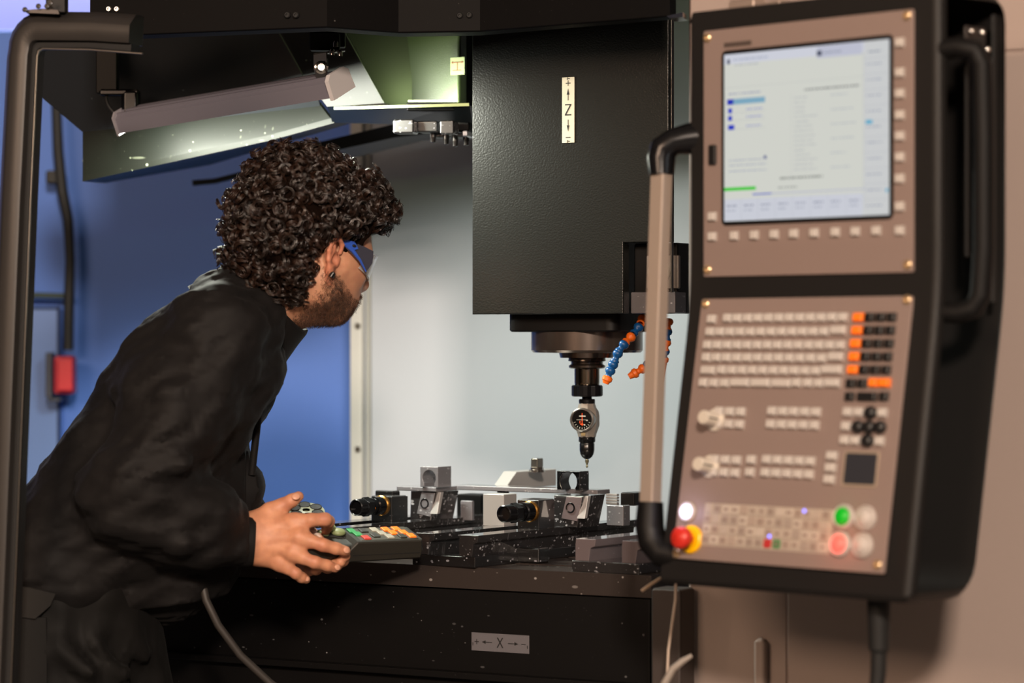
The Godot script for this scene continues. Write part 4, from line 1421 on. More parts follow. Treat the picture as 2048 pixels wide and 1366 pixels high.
func control_panel() -> void:
	var Cb := yb(45.84)
	var O := V3(0.3932, 1.5499, -3.7531)
	var cp := thing("control_panel", "black machine control panel with lit screen and keyboard plates at the right", "control panel", O, Cb)
	# housing: side outline in (z, v), extruded across
	var m := MB.new()
	var raw := [Vector2(-0.003, 0.2), Vector2(-0.003, -0.196), Vector2(0.062, -0.594), Vector2(-0.085, -0.594), Vector2(-0.158, -0.19), Vector2(-0.158, 0.2)]
	var rad := [0.008, 0.2, 0.014, 0.045, 0.2, 0.04]
	var pf := PackedVector2Array()
	for i in raw.size():
		var a: Vector2 = raw[(i + raw.size() - 1) % raw.size()]
		var b: Vector2 = raw[i]
		var c: Vector2 = raw[(i + 1) % raw.size()]
		var d0 := (a - b).normalized()
		var d1 := (c - b).normalized()
		var rr: float = minf(rad[i], 0.06)
		for k in 5:
			var t := k / 4.0
			pf.append((b + d0 * rr).lerp(b, t).lerp(b.lerp(b + d1 * rr, t), t))
	m.prism(pf, -0.222, 0.222, T(Basis(V3(0, 0, 1), V3(0, 1, 0), V3(-1, 0, 0)), Vector3.ZERO) * T(Basis(V3(1, 0, 0), V3(0, 1, 0), V3(0, 0, -1)), Vector3.ZERO) , 0.014, 25)
	obj("housing", m, M.housing, cp, false)
	# grooves: a thin step between front shell and rear shell at the right side
	m = MB.new()
	m.box(at(V3(0.222, 0.0, -0.06)), V3(0.004, 0.3, 0.006), 0.001)
	m.box(at(V3(0.222, -0.02, -0.118)), V3(0.006, 0.38, 0.01), 0.003)
	obj("shell_seam", m, M.rubber, cp, false)
	# side handle on the right face
	m = MB.new()
	var hp := PackedVector3Array()
	for q in [[0.212, 0.118, -0.022], [0.235, 0.119, -0.026], [0.255, 0.113, -0.033], [0.262, 0.095, -0.038], [0.263, 0.0, -0.04], [0.263, -0.14, -0.04], [0.26, -0.2, -0.038], [0.252, -0.217, -0.033], [0.235, -0.223, -0.026], [0.212, -0.222, -0.022]]:
		hp.append(V3(q[0], q[1], q[2]))
	m.tube(hp, 0.014, 14)
	obj("side_handle", m, mat("#0d0c0c", 0.55, 0.0, 0.3), cp, false)
	# key switch
	m = MB.new()
	m.box(at(V3(0.2225, 0.128, -0.075)), V3(0.006, 0.045, 0.044), 0.002)
	var ks := obj("socket_plate", m, M.dark_steel, cp, false)
	m = MB.new()
	m.box(at(V3(0.2265, 0.121, -0.075)), V3(0.01, 0.026, 0.028), 0.003)
	obj("socket", m, M.rubber, ks, false)
	var sc := screw_mesh(0.0036, 0.003)
	for q in [[0.143, -0.064], [0.143, -0.086], [0.122, -0.099], [0.1, -0.104]]:
		put("screw", sc, M.chrome, ks, upto(V3(1, 0, 0), V3(0.2258, q[0], q[1])))
	# mounting arm from the back into the casing, and fittings on top
	m = MB.new()
	m.tube(PackedVector3Array([V3(0.0, 0.1, -0.15), V3(0.0, 0.1, -0.25)]), 0.035, 16)
	obj("mounting_arm", m, M.black_clean, cp, false)
	m = MB.new()
	m.box(at(V3(-0.155, 0.207, -0.06)), V3(0.05, 0.02, 0.03), 0.004)
	m.box(at(V3(-0.09, 0.203, -0.05)), V3(0.03, 0.012, 0.03), 0.004)
	obj("top_fitting", m, mat("#a08f84", 0.4, 0.4), cp, false)
	# display plate
	m = MB.new()
	m.prism(rrect(0.364, 0.341, 0.003, 3), 0, 0.004, T(Basis.IDENTITY, V3(0, 0, -0.0025)), 0.001)
	var dp := obj("display_plate", m, M.plate, cp, false)
	m = MB.new()
	# bezel: a frame of four sides round the screen
	var fr := PackedVector2Array()
	var cx := 0.0015
	var cy := 0.0198
	m.prism(rrect(0.298, 0.241, 0.008, 4), 0, 0.0022, at(V3(cx, cy, 0.001)), 0.0008)
	obj("bezel", m, mat("#0f0d0f", 0.35), dp, false)
	m = MB.new()
	m.uquad(V3(cx - 0.143, cy - 0.1145, 0.0036), V3(cx + 0.143, cy - 0.1145, 0.0036), V3(cx + 0.143, cy + 0.1145, 0.0036), V3(cx - 0.143, cy + 0.1145, 0.0036), V3(0, 0, 1))
	m.box(at(V3(cx, cy, 0.003)), V3(0.286, 0.229, 0.0008), 0.0002)
	var sm := mat("#101010", 0.25)
	sm.emission_enabled = true
	sm.emission_texture = screen_image()
	sm.emission = Color.BLACK
	sm.emission_operator = BaseMaterial3D.EMISSION_OP_ADD
	sm.emission_energy_multiplier = 0.8
	obj("screen", m, sm, dp, false)
	var sl := AreaLight3D.new()
	lit(sl, "screen_light", Color("#e4ecf4"), 0.12, cp.to_global(V3(cx, cy, 0.012)))
	sl.area_size = Vector2(0.28, 0.22)
	sl.global_basis = Basis(Cb.x, Cb.y, Cb.z) * Basis(V3(0, 1, 0), PI)
	var k9 := keycap(0.0135, 0.0125, 0.007)
	for v: float in [0.1285, 0.0895, 0.0622, 0.0343, 0.007, -0.0203, -0.0482, -0.0845, -0.1157]:
		put("soft_key", k9, M.key, dp, at(V3(0.1618, v, 0.001)))
	for u: float in [-0.1636, -0.1233, -0.0871, -0.0515, -0.0172, 0.0184, 0.0544, 0.0882, 0.1232]:
		put("soft_key", k9, M.key, dp, at(V3(u, -0.1148, 0.001)))
	put("soft_key", k9, M.key, dp, at(V3(-0.1636, -0.0871, 0.001)))
	m = MB.new()
	m.box(at(V3(-0.1636, -0.0021, 0.003)), V3(0.014, 0.028, 0.006), 0.002)
	obj("usb_cover", m, M.key_black, dp, false)
	m = MB.new()
	m.box(at(V3(-0.1187, 0.1479, 0.0018)), V3(0.05, 0.0065, 0.0008), 0.0003)
	obj("name_plate", m, mat("#4a3f3a", 0.5), dp, false)
	var ps := screw_mesh(0.0065, 0.004)
	for q in [[-0.1738, 0.1605], [0.1725, 0.1625], [0.1735, -0.1605], [-0.1735, -0.1605]]:
		put("screw", ps, mat("#c3a884", 0.3, 0.7), dp, upto(V3(0, 0, 1), V3(q[0], q[1], 0.0012)))
	# keyboard plate, tilted
	var tilt := Basis(V3(1, 0, 0), deg_to_rad(-9.67))
	m = MB.new()
	m.prism(rrect(0.3668, 0.3617, 0.003, 3), -0.0025, 0.0015, at(V3(0, -0.18085, 0)), 0.001)
	var kp := put("keyboard_plate", m.build(), M.plate, cp, T(tilt, V3(-0.00135, -0.2009, 0.0005)))
	for q in [[-0.1742, -0.0075], [0.1752, -0.0055], [-0.1752, -0.3545], [0.1722, -0.3505]]:
		put("screw", ps, mat("#c3a884", 0.3, 0.7), kp, upto(V3(0, 0, 1), V3(q[0], q[1], 0.0012)))
	var KW := 0.0139
	var KH := 0.0123
	var cache := {}
	var key := func(u: float, v: float, w: float, mt: Material, nm: String) -> void:
		if not cache.has(w):
			cache[w] = keycap(w, KH, 0.0075)
		put(nm, cache[w], mt, kp, at(V3(u, v, 0.0012)))
	var row := func(u: float, n: int, pitch: float, v: float, mt: Material, nm: String) -> void:
		for i in n:
			key.call(u + i * pitch, v, KW, mt, nm)
	key.call(-0.158, -0.0292, KW, M.key, "key")
	row.call(-0.129, 12, 0.0184, -0.0278, M.key, "key")
	row.call(-0.1582, 12, 0.01838, -0.0468, M.key, "key")
	key.call(0.0679, -0.0452, 0.0245, M.key, "key")
	row.call(-0.16, 14, 0.01803, -0.0652, M.key, "key")
	row.call(-0.1594, 12, 0.01857, -0.0826, M.key, "key")
	key.call(0.0688, -0.0805, 0.0235, M.key, "key")
	key.call(-0.1536, -0.1005, 0.0245, M.key, "key")
	row.call(-0.129, 10, 0.01848, -0.0998, M.key, "key")
	key.call(0.0642, -0.098, 0.034, M.key, "key")
	for u: float in [-0.1597, -0.1404, -0.1211]: key.call(u, -0.1178, KW, M.key, "key")
	for u: float in [-0.0931, -0.0562, -0.0193]: key.call(u, -0.117, 0.0325, M.key, "key")
	for u: float in [0.0066, 0.0258, 0.0448]: key.call(u, -0.1162, KW, M.key, "key")
	key.call(0.0677, -0.1157, 0.0245, M.key, "key")
	for r in 5:
		var v := -0.0283 - r * 0.0174
		key.call(0.1, v, 0.0172, M.key_orange, "orange_key")
		row.call(0.1176, 3, 0.0183, v, M.key_black, "black_key")
	row.call(0.0983, 2, 0.0185, -0.116, M.key_black, "black_key")
	row.call(0.1361, 1, 0.0182, -0.1148, M.key_orange, "orange_key")
	key.call(0.1543, -0.1148, 0.0172, M.key_orange, "orange_key")
	key.call(0.0988, -0.1335, KW, M.key_black, "black_key")
	key.call(0.1276, -0.1333, 0.031, M.key_black, "black_key")
	key.call(0.1552, -0.1328, KW, M.key_black, "black_key")
	for v: float in [-0.157, -0.1742]: row.call(-0.1248, 3, 0.0193, v, M.key, "key")
	for v: float in [-0.155, -0.1727]: row.call(-0.0307, 5, 0.01895, v, M.key, "key")
	# direction cluster
	for u: float in [0.0986, 0.1171, 0.1556]: key.call(u, -0.1538, KW, M.key, "key")
	key.call(0.0982, -0.1728, KW, M.key, "key")
	for u: float in [0.0984, 0.1165, 0.1557]: key.call(u, -0.191, KW, M.key, "key")
	var dome := MB.new()
	dome.lathe([Vector2(0.0088, 0), Vector2(0.0088, 0.005), Vector2(0.0074, 0.0082), Vector2(0.003, 0.0092), Vector2(0, 0.0092)], 20, Transform3D.IDENTITY, true)
	var dm := dome.build()
	for q in [[0.1366, -0.1545], [0.1183, -0.1733], [0.1366, -0.1733], [0.1548, -0.173], [0.1366, -0.1912]]:
		put("axis_key", dm, M.key_black, kp, upto(V3(0, 0, 1), V3(q[0], q[1], 0.0012)))
	for v: float in [-0.2232, -0.2405]: row.call(-0.1235, 3, 0.0197, v, M.key, "key")
	for v: float in [-0.2218, -0.2388]: key.call(-0.058, v, KW, M.key, "key")
	for v: float in [-0.2206, -0.2383]: row.call(-0.0306, 5, 0.0188, v, M.key, "key")
	for v: float in [-0.2123, -0.228, -0.2436]: key.call(0.08, v, 0.0165, M.key, "pad_key")
	# touch pad
	m = MB.new()
	m.prism(rrect(0.058, 0.0465, 0.002, 2), 0.0005, 0.0028, at(V3(0.128, -0.2282, 0)), 0.0006)
	var tp := obj("touch_pad_frame", m, mat("#a79684", 0.45, 0.3), kp, false)
	m = MB.new()
	m.prism(rrect(0.052, 0.0405, 0.002, 2), 0.0015, 0.0034, at(V3(0.1285, -0.228, 0)), 0.0004)
	obj("touch_pad", m, mat("#2b2c32", 0.4), tp, false)
	# override knobs
	m = MB.new()
	m.lathe([Vector2(0.0155, 0), Vector2(0.0155, 0.004), Vector2(0.0105, 0.006), Vector2(0.0098, 0.026), Vector2(0.0088, 0.0285), Vector2(0, 0.0285)], 28, Transform3D.IDENTITY)
	var km := m.build()
	for v: float in [-0.169, -0.2332]:
		var kb := put("override_knob", km, mat("#c6bdb0", 0.45), kp, upto(V3(0, 0, 1), V3(-0.131, v, 0.001)))
		m = MB.new()
		m.box(at(V3(0, 0.018, 0.0103)), V3(0.0016, 0.02, 0.001), 0.0003)
		obj("pointer", m, M.ink, kb, false)
	# membrane keypad at the foot
	m = MB.new()
	m.prism(rrect(0.225, 0.0585, 0.002, 2), 0.0008, 0.002, at(V3(-0.0212, -0.3122, 0)), 0.0004)
	var mk := obj("membrane_plate", m, mat("#a89b8e", 0.5), kp, false)
	m = MB.new()
	m.prism(rrect(0.0132, 0.0118, 0.002, 2), 0, 0.0016, Transform3D.IDENTITY, 0.0004)
	var mm := m.build()
	var kcols := [mat("#a89a8e", 0.5), mat("#9f8e82", 0.5), mat("#b3a69a", 0.5), mat("#988a80", 0.5)]
	for r in 4:
		for c in 14:
			var cm: Material = kcols[(c * 7 + r * 5 + (c / 3)) % 4]
			if r == 3 and c == 7: cm = mat("#b02c2c", 0.5)
			if r == 3 and c == 8: cm = mat("#3f7a44", 0.5)
			put("membrane_key", mm, cm, mk, at(V3(-0.1255 + c * 0.0158, -0.2905 - r * 0.0141, 0.0018)))
	m = MB.new()
	for r in 4:
		for c in 14:
			if (c * 5 + r * 3) % 4 == 0: continue
			m.box(at(V3(-0.1255 + c * 0.0158, -0.2905 - r * 0.0141, 0.0035)), V3(0.006 + 0.002 * ((c + r) % 2), 0.0035, 0.0003), 0.0001)
	obj("key_symbol", m, mat("#7d6a60", 0.6), mk, false)
	for q in [[0.0432, -0.2868], [-0.0119, -0.3232]]:
		m = MB.new()
		m.ball(V3(q[0], q[1], 0.0035), V3(0.0026, 0.0026, 0.0014), 12)
		obj("led_light", m, glow("#7a7dff", 2.2), mk, false)
	# round buttons
	var btn := MB.new()
	btn.lathe([Vector2(0.0165, 0), Vector2(0.0165, 0.004), Vector2(0.0145, 0.0065), Vector2(0.0125, 0.005), Vector2(0, 0.0045)], 28, Transform3D.IDENTITY)
	var bm := btn.build()
	var inner := MB.new()
	inner.lathe([Vector2(0.0118, 0.003), Vector2(0.0118, 0.007), Vector2(0.0095, 0.0095), Vector2(0, 0.0105)], 24, Transform3D.IDENTITY, true)
	var im := inner.build()
	var kgrey := mat("#b5aca6", 0.45)
	for q in [[0.11, -0.2915, "start_button", glow("#00981c", 0.35)], [0.1087, -0.3274, "stop_button", glow("#ff5248", 1.3)], [0.1459, -0.2915, "blank_button", kgrey], [0.1456, -0.3271, "blank_button", kgrey], [-0.163, -0.297, "power_button", glow("#e2dcff", 1.6)]]:
		var scl := 0.86 if q[2] == "power_button" else 1.0
		var bx := upto(V3(0, 0, 1), V3(q[0], q[1], 0.0012))
		bx.basis = bx.basis.scaled(Vector3.ONE * scl)
		var bo := put(q[2], bm, kgrey, kp, bx)
		put("button_light" if q[2] != "blank_button" else "cap", im, q[3], bo, Transform3D.IDENTITY)
	for q in [[0.1087, -0.3274, "#ff5040", 0.004], [-0.163, -0.297, "#dcd6ff", 0.004], [0.11, -0.2915, "#20c040", 0.001]]:
		var ol := OmniLight3D.new()
		ol.light_size = 0.01
		ol.omni_attenuation = 2.0
		lit(ol, "button_glow", Color(q[2]), q[3] * 0.2, kp.to_global(V3(q[0], q[1], 0.03)))
	# emergency stop
	m = MB.new()
	m.lathe([Vector2(0.0195, 0), Vector2(0.0195, 0.004), Vector2(0.0175, 0.006), Vector2(0, 0.006)], 32, Transform3D.IDENTITY)
	var es := put("emergency_stop", m.build(), mat("#f5b800", 0.4), kp, upto(V3(0, 0, 1), V3(-0.151, -0.3345, 0.0012)))
	m = MB.new()
	m.lathe([Vector2(0.008, 0.005), Vector2(0.009, 0.013), Vector2(0.0145, 0.016), Vector2(0.0155, 0.02), Vector2(0.015, 0.026), Vector2(0.012, 0.0295), Vector2(0, 0.031)], 32, Transform3D.IDENTITY, true)
	obj("mushroom_button", m, mat("#c22a1e", 0.35), es, false)
	# grab handle at the left edge
	var hd := MB.new()
	var ht := V3(-0.251, -0.02, 0.012)
	var hbm := V3(-0.240, -0.487, 0.047)
	var hd_dir := (hbm - ht).normalized()
	var hx := V3(1, 0, 0)
	var hz := hx.cross(-hd_dir).normalized()
	hx = (-hd_dir).cross(hz).normalized()
	hd.box(T(Basis(hx, -hd_dir, hz), (ht + hbm) / 2), V3(0.026, ht.distance_to(hbm), 0.022), 0.003)
	obj("handle_bar", hd, mat("#97887c", 0.5, 0.1), cp, false)
	m = MB.new()
	m.tube(PackedVector3Array([V3(-0.2, 0.026, -0.03), V3(-0.222, 0.024, -0.012), V3(-0.238, 0.02, 0.002), V3(-0.249, 0.01, 0.010), V3(-0.252, -0.004, 0.012), ht + hd_dir * 0.006]), PackedFloat32Array([0.026, 0.022, 0.019, 0.0205, 0.0205, 0.0175]), 20)
	obj("handle_bracket", m, M.gunmetal, cp, false)
	m = MB.new()
	m.tube(PackedVector3Array([hbm - hd_dir * 0.004, hbm + hd_dir * 0.03, hbm + V3(0.006, -0.05, 0.002), hbm + V3(0.022, -0.066, 0.0), hbm + V3(0.05, -0.07, -0.01)]), PackedFloat32Array([0.018, 0.0205, 0.0205, 0.02, 0.02]), 20)
	obj("handle_bracket", m, M.black_clean, cp, false)
	# cable below
	m = MB.new()
	var e0 := V3(0.125, -0.592, 0.0)
	m.lathe([Vector2(0.012, -0.005), Vector2(0.018, -0.004), Vector2(0.018, 0.004)], 20, at(e0))
	m.lathe([Vector2(0.011, -0.075), Vector2(0.0135, -0.07), Vector2(0.0155, -0.01), Vector2(0.0155, 0.0)], 20, at(e0))
	m.tube(PackedVector3Array([e0 + V3(0, -0.07, 0), e0 + V3(-0.001, -0.1, 0), e0 + V3(-0.006, -0.16, 0.004), e0 + V3(-0.01, -0.3, 0.01), e0 + V3(0.0, -0.6, 0), e0 + V3(0.05, -0.93, -0.1)]), PackedFloat32Array([0.0105, 0.0105, 0.0085, 0.008, 0.008, 0.008]), 14)
	var cbl := obj("panel_cable", m, M.rubber, null)
	cbl.transform = T(Cb, O)
	tag(cbl, "thick black cable with a plug hanging out of the control panel's underside", "cable")

func screen_image() -> ImageTexture:
	var W := 640
	var H := 512
	var im := Image.create(W, H, false, Image.FORMAT_RGB8)
	im.fill(Color("#e3e5dd"))
	var R := func(x: float, y: float, w: float, h: float, hex: String) -> void:
		im.fill_rect(Rect2i(int(x * W), int(y * H), maxi(1, int(w * W)), maxi(1, int(h * H))), Color(hex))
	var r := RandomNumberGenerator.new()
	r.seed = 5
	# a line of small dashes standing in for the screen's tiny illegible print
	var line := func(x: float, y: float, w: float, hex: String, h := 0.008) -> void:
		var p := x
		while p < x + w:
			var ww := r.randf_range(0.006, 0.022)
			R.call(p, y, minf(ww, x + w - p), h, hex)
			p += ww + r.randf_range(0.003, 0.008)
	R.call(0.0, 0.0, 1.0, 0.06, "#dfe2ee")
	R.call(0.575, 0.005, 0.27, 0.07, "#cdd0e2")
	R.call(0.855, 0.0, 0.145, 1.0, "#dddfe0")
	R.call(0.852, 0.06, 0.003, 0.9, "#b7bac4")
	R.call(0.02, 0.03, 0.018, 0.03, "#5d6478")
	R.call(0.575, 0.03, 0.03, 0.03, "#4b5268")
	line.call(0.06, 0.033, 0.22, "#a6b0c8")
	line.call(0.07, 0.066, 0.15, "#b9bec6")
	line.call(0.62, 0.04, 0.1, "#8f96aa")
	line.call(0.88, 0.06, 0.08, "#7f88a0")
	line.call(0.5, 0.245, 0.33, "#7d7f80", 0.01)
	line.call(0.03, 0.235, 0.2, "#9aa0c0")
	R.call(0.02, 0.27, 0.24, 0.034, "#86b5cf")
	R.call(0.02, 0.27, 0.04, 0.034, "#2438c0")
	for y: float in [0.325, 0.37, 0.425]:
		R.call(0.025, y, 0.026 if y < 0.4 else 0.04, 0.03, "#2a3ecb")
		line.call(0.14, y + 0.008, 0.1, "#99a0d8")
		R.call(0.06, y + 0.028, 0.2, 0.002, "#c0c4c6")
	for y in 16:
		line.call(0.44, 0.29 + y * 0.028, r.randf_range(0.06, 0.14), "#b9bcc2", 0.006)
		if y % 3 == 0: line.call(0.66, 0.29 + y * 0.028, r.randf_range(0.06, 0.16), "#b3bac6", 0.006)
	R.call(0.42, 0.27, 0.002, 0.5, "#c9cbca")
	R.call(0.01, 0.2, 0.84, 0.002, "#c9cbca")
	R.call(0.25, 0.62, 0.016, 0.02, "#3c4a90")
	for y: float in [0.635, 0.665, 0.7]: line.call(0.03, y, 0.24, "#a5abc4", 0.007)
	line.call(0.35, 0.755, 0.26, "#8c908c", 0.012)
	line.call(0.34, 0.81, 0.12, "#a1a5a1", 0.01)
	R.call(0.0, 0.8, 0.2, 0.02, "#35d62e")
	R.call(0.18, 0.845, 0.68, 0.004, "#a9aede")
	R.call(0.18, 0.843, 0.12, 0.008, "#5868d8")
	R.call(0.0, 0.87, 0.85, 0.13, "#dcdfea")
	for x in 8:
		R.call(0.107 * x, 0.87, 0.002, 0.13, "#bfc3cc")
		line.call(0.02 + 0.107 * x, 0.905, 0.06, "#9ba0b4", 0.01)
		line.call(0.02 + 0.107 * x, 0.935, 0.05, "#adb2c2", 0.008)
	for y in 10:
		R.call(0.857, 0.1 + 0.09 * y, 0.14, 0.003, "#bcbfc8")
		line.call(0.87, 0.13 + 0.09 * y, 0.09, "#a5abbd", 0.008)
	R.call(0.865, 0.455, 0.04, 0.022, "#4fb4da")
	R.call(0.98, 0.85, 0.015, 0.02, "#4fb4da")
	return tex(im)

# ---------- remote control in the man's hands ----------
func pendant() -> void:
	var A := P(694, 1092, 4.40)
	var Bp := P(830, 1086, 4.46)
	var e1 := (Bp - A).normalized()
	var tn := V3(-0.02, 0.94, 0.34)
	tn = (tn - e1 * tn.dot(e1)).normalized()
	var bs := Basis(e1, tn, e1.cross(tn))
	var L := A.distance_to(Bp)
	var k := 4.42 / F
	var o := thing("remote_control", "dark hand-held machine remote with coloured keys resting on the table edge in the man's hands", "remote control", (A + Bp) / 2, bs)
	# local: x along, y up, z towards the viewer; the right half is the key box
	var H := 46.0 * k
	var Wd := 0.062
	var m := MB.new()
	m.prism(PackedVector2Array([Vector2(-L / 2 - 0.01, -H * 0.48), Vector2(L / 2 - 0.002, -H * 0.42), Vector2(L / 2, -H * 0.05), Vector2(L / 2 - 0.004, H * 0.48), Vector2(-L / 2 + 0.002, H * 0.5), Vector2(-L / 2 - 0.012, H * 0.1)]), -Wd / 2, Wd / 2, Transform3D.IDENTITY, 0.004, 20)
	obj("case", m, mat("#26241f", 0.5), o, false)
	m = MB.new()
	m.box(at(V3(-0.005, -H * 0.12, Wd / 2)), V3(L * 0.98, 0.0012, 0.0012), 0.0004)
	obj("seam", m, M.rubber, o, false)
	# left half with wheel and grip
	m = MB.new()
	m.prism(rrect(0.12, 0.058, 0.022, 6), -H * 0.45, H * 0.22, T(Basis(V3(1, 0, 0), V3(0, 0, -1), V3(0, 1, 0)), V3(-L / 2 - 0.042, 0.004, 0)), 0.006)
	obj("grip", m, mat("#24231f", 0.5), o, false)
	m = MB.new()
	m.box(at(V3(0, H * 0.492, 0)), V3(L * 0.84, 0.0015, Wd * 0.86), 0.0006)
	var kt := obj("key_plate", m, mat("#3a3a30", 0.5), o, false)
	var g := mat("#2f9a55", 0.45)
	var rd := mat("#c2382c", 0.45)
	var gy := mat("#9c998c", 0.5)
	var og := mat("#ff7c12", 0.45)
	var dk := mat("#24251f", 0.5)
	var x0 := -L / 2
	var u := L / 137.0
	for q in [[14, -0.6, g], [18, 0.0, g], [26, 0.62, rd], [37, -0.55, dk], [48, 0.35, dk], [60, -0.62, gy], [66, 0.0, gy], [73, 0.6, gy], [83, -0.6, og], [89, 0.0, og], [98, 0.62, dk], [104, -0.62, og], [110, 0.0, og], [117, 0.6, og]]:
		m = MB.new()
		m.box(at(V3(x0 + q[0] * u, H * 0.5 + 0.001, q[1] * Wd * 0.42)), V3(0.0125, 0.003, 0.0165), 0.001)
		obj("key", m, q[2], kt, false)
	# hand wheel with finger holes, tilted up at the far left
	var wc := P(612, 1030, 4.43)
	var wb := upto(V3(0.05, 0.92, 0.4), wc)
	m = MB.new()
	m.lathe([Vector2(0.006, 0), Vector2(0.0285, 0), Vector2(0.0305, 0.003), Vector2(0.0295, 0.007), Vector2(0.006, 0.009)], 36, wb, true)
	var hw := obj("hand_wheel", m, mat("#7f8465", 0.45), o)
	for q in 6:
		var a := TAU * q / 6.0 + 0.3
		m = MB.new()
		m.lathe([Vector2(0.0088, 0.0075), Vector2(0.0096, 0.0085), Vector2(0.0092, 0.0095), Vector2(0.0082, 0.0088), Vector2(0, 0.0080)], 18, wb * at(V3(cos(a) * 0.0195, 0, sin(a) * 0.0195)))
		obj("finger_hole", m, M.rubber, hw)
	# keys with pale green caps in the middle
	for q in [[647.0, 1067.0, 0.011], [676.0, 1064.0, 0.0125], [660.0, 1054.0, 0.009]]:
		m = MB.new()
		m.ball(P(q[0], q[1], 4.405), V3(q[2], 0.006, 0.012), 14, bs)
		obj("pad_key", m, mat("#8d9a6b", 0.45), o)
	m = MB.new()
	m.tube(PackedVector3Array([P(664, 1070, 4.4), P(664, 1050, 4.41)]), 0.0035, 10)
	m.tube(PackedVector3Array([P(648, 1080, 4.395), P(664, 1073, 4.4), P(690, 1079, 4.398)]), 0.004, 10)
	obj("lever", m, M.rubber, o)
	m = MB.new()
	m.tube(PackedVector3Array([P(560, 1060, 4.47), P(500, 1085, 4.5), P(440, 1110, 4.44), P(408, 1130, 4.40), P(404, 1160, 4.385), P(412, 1200, 4.38), P(436, 1250, 4.38), P(480, 1310, 4.39), P(540, 1366, 4.40), P(640, 1440, 4.42), P(700, 1560, 4.42), P(660, 1800, 4.3), P(600, 2280, 4.2), P(900, 2350, 4.2)]), 0.0062, 12)
	tag(obj("remote_cable", m, mat("#2e2a27", 0.55)), "thick dark cable of the hand remote curving down past the man's sleeve", "cable")

# ---------- the machinist ----------
var head_xf: Transform3D
var hand_joints := []
var skin_n := fold_noise(111, 60.0)

func H(x: float, y: float, z: float) -> Vector3:
	return head_xf * Vector3(x, y, z)

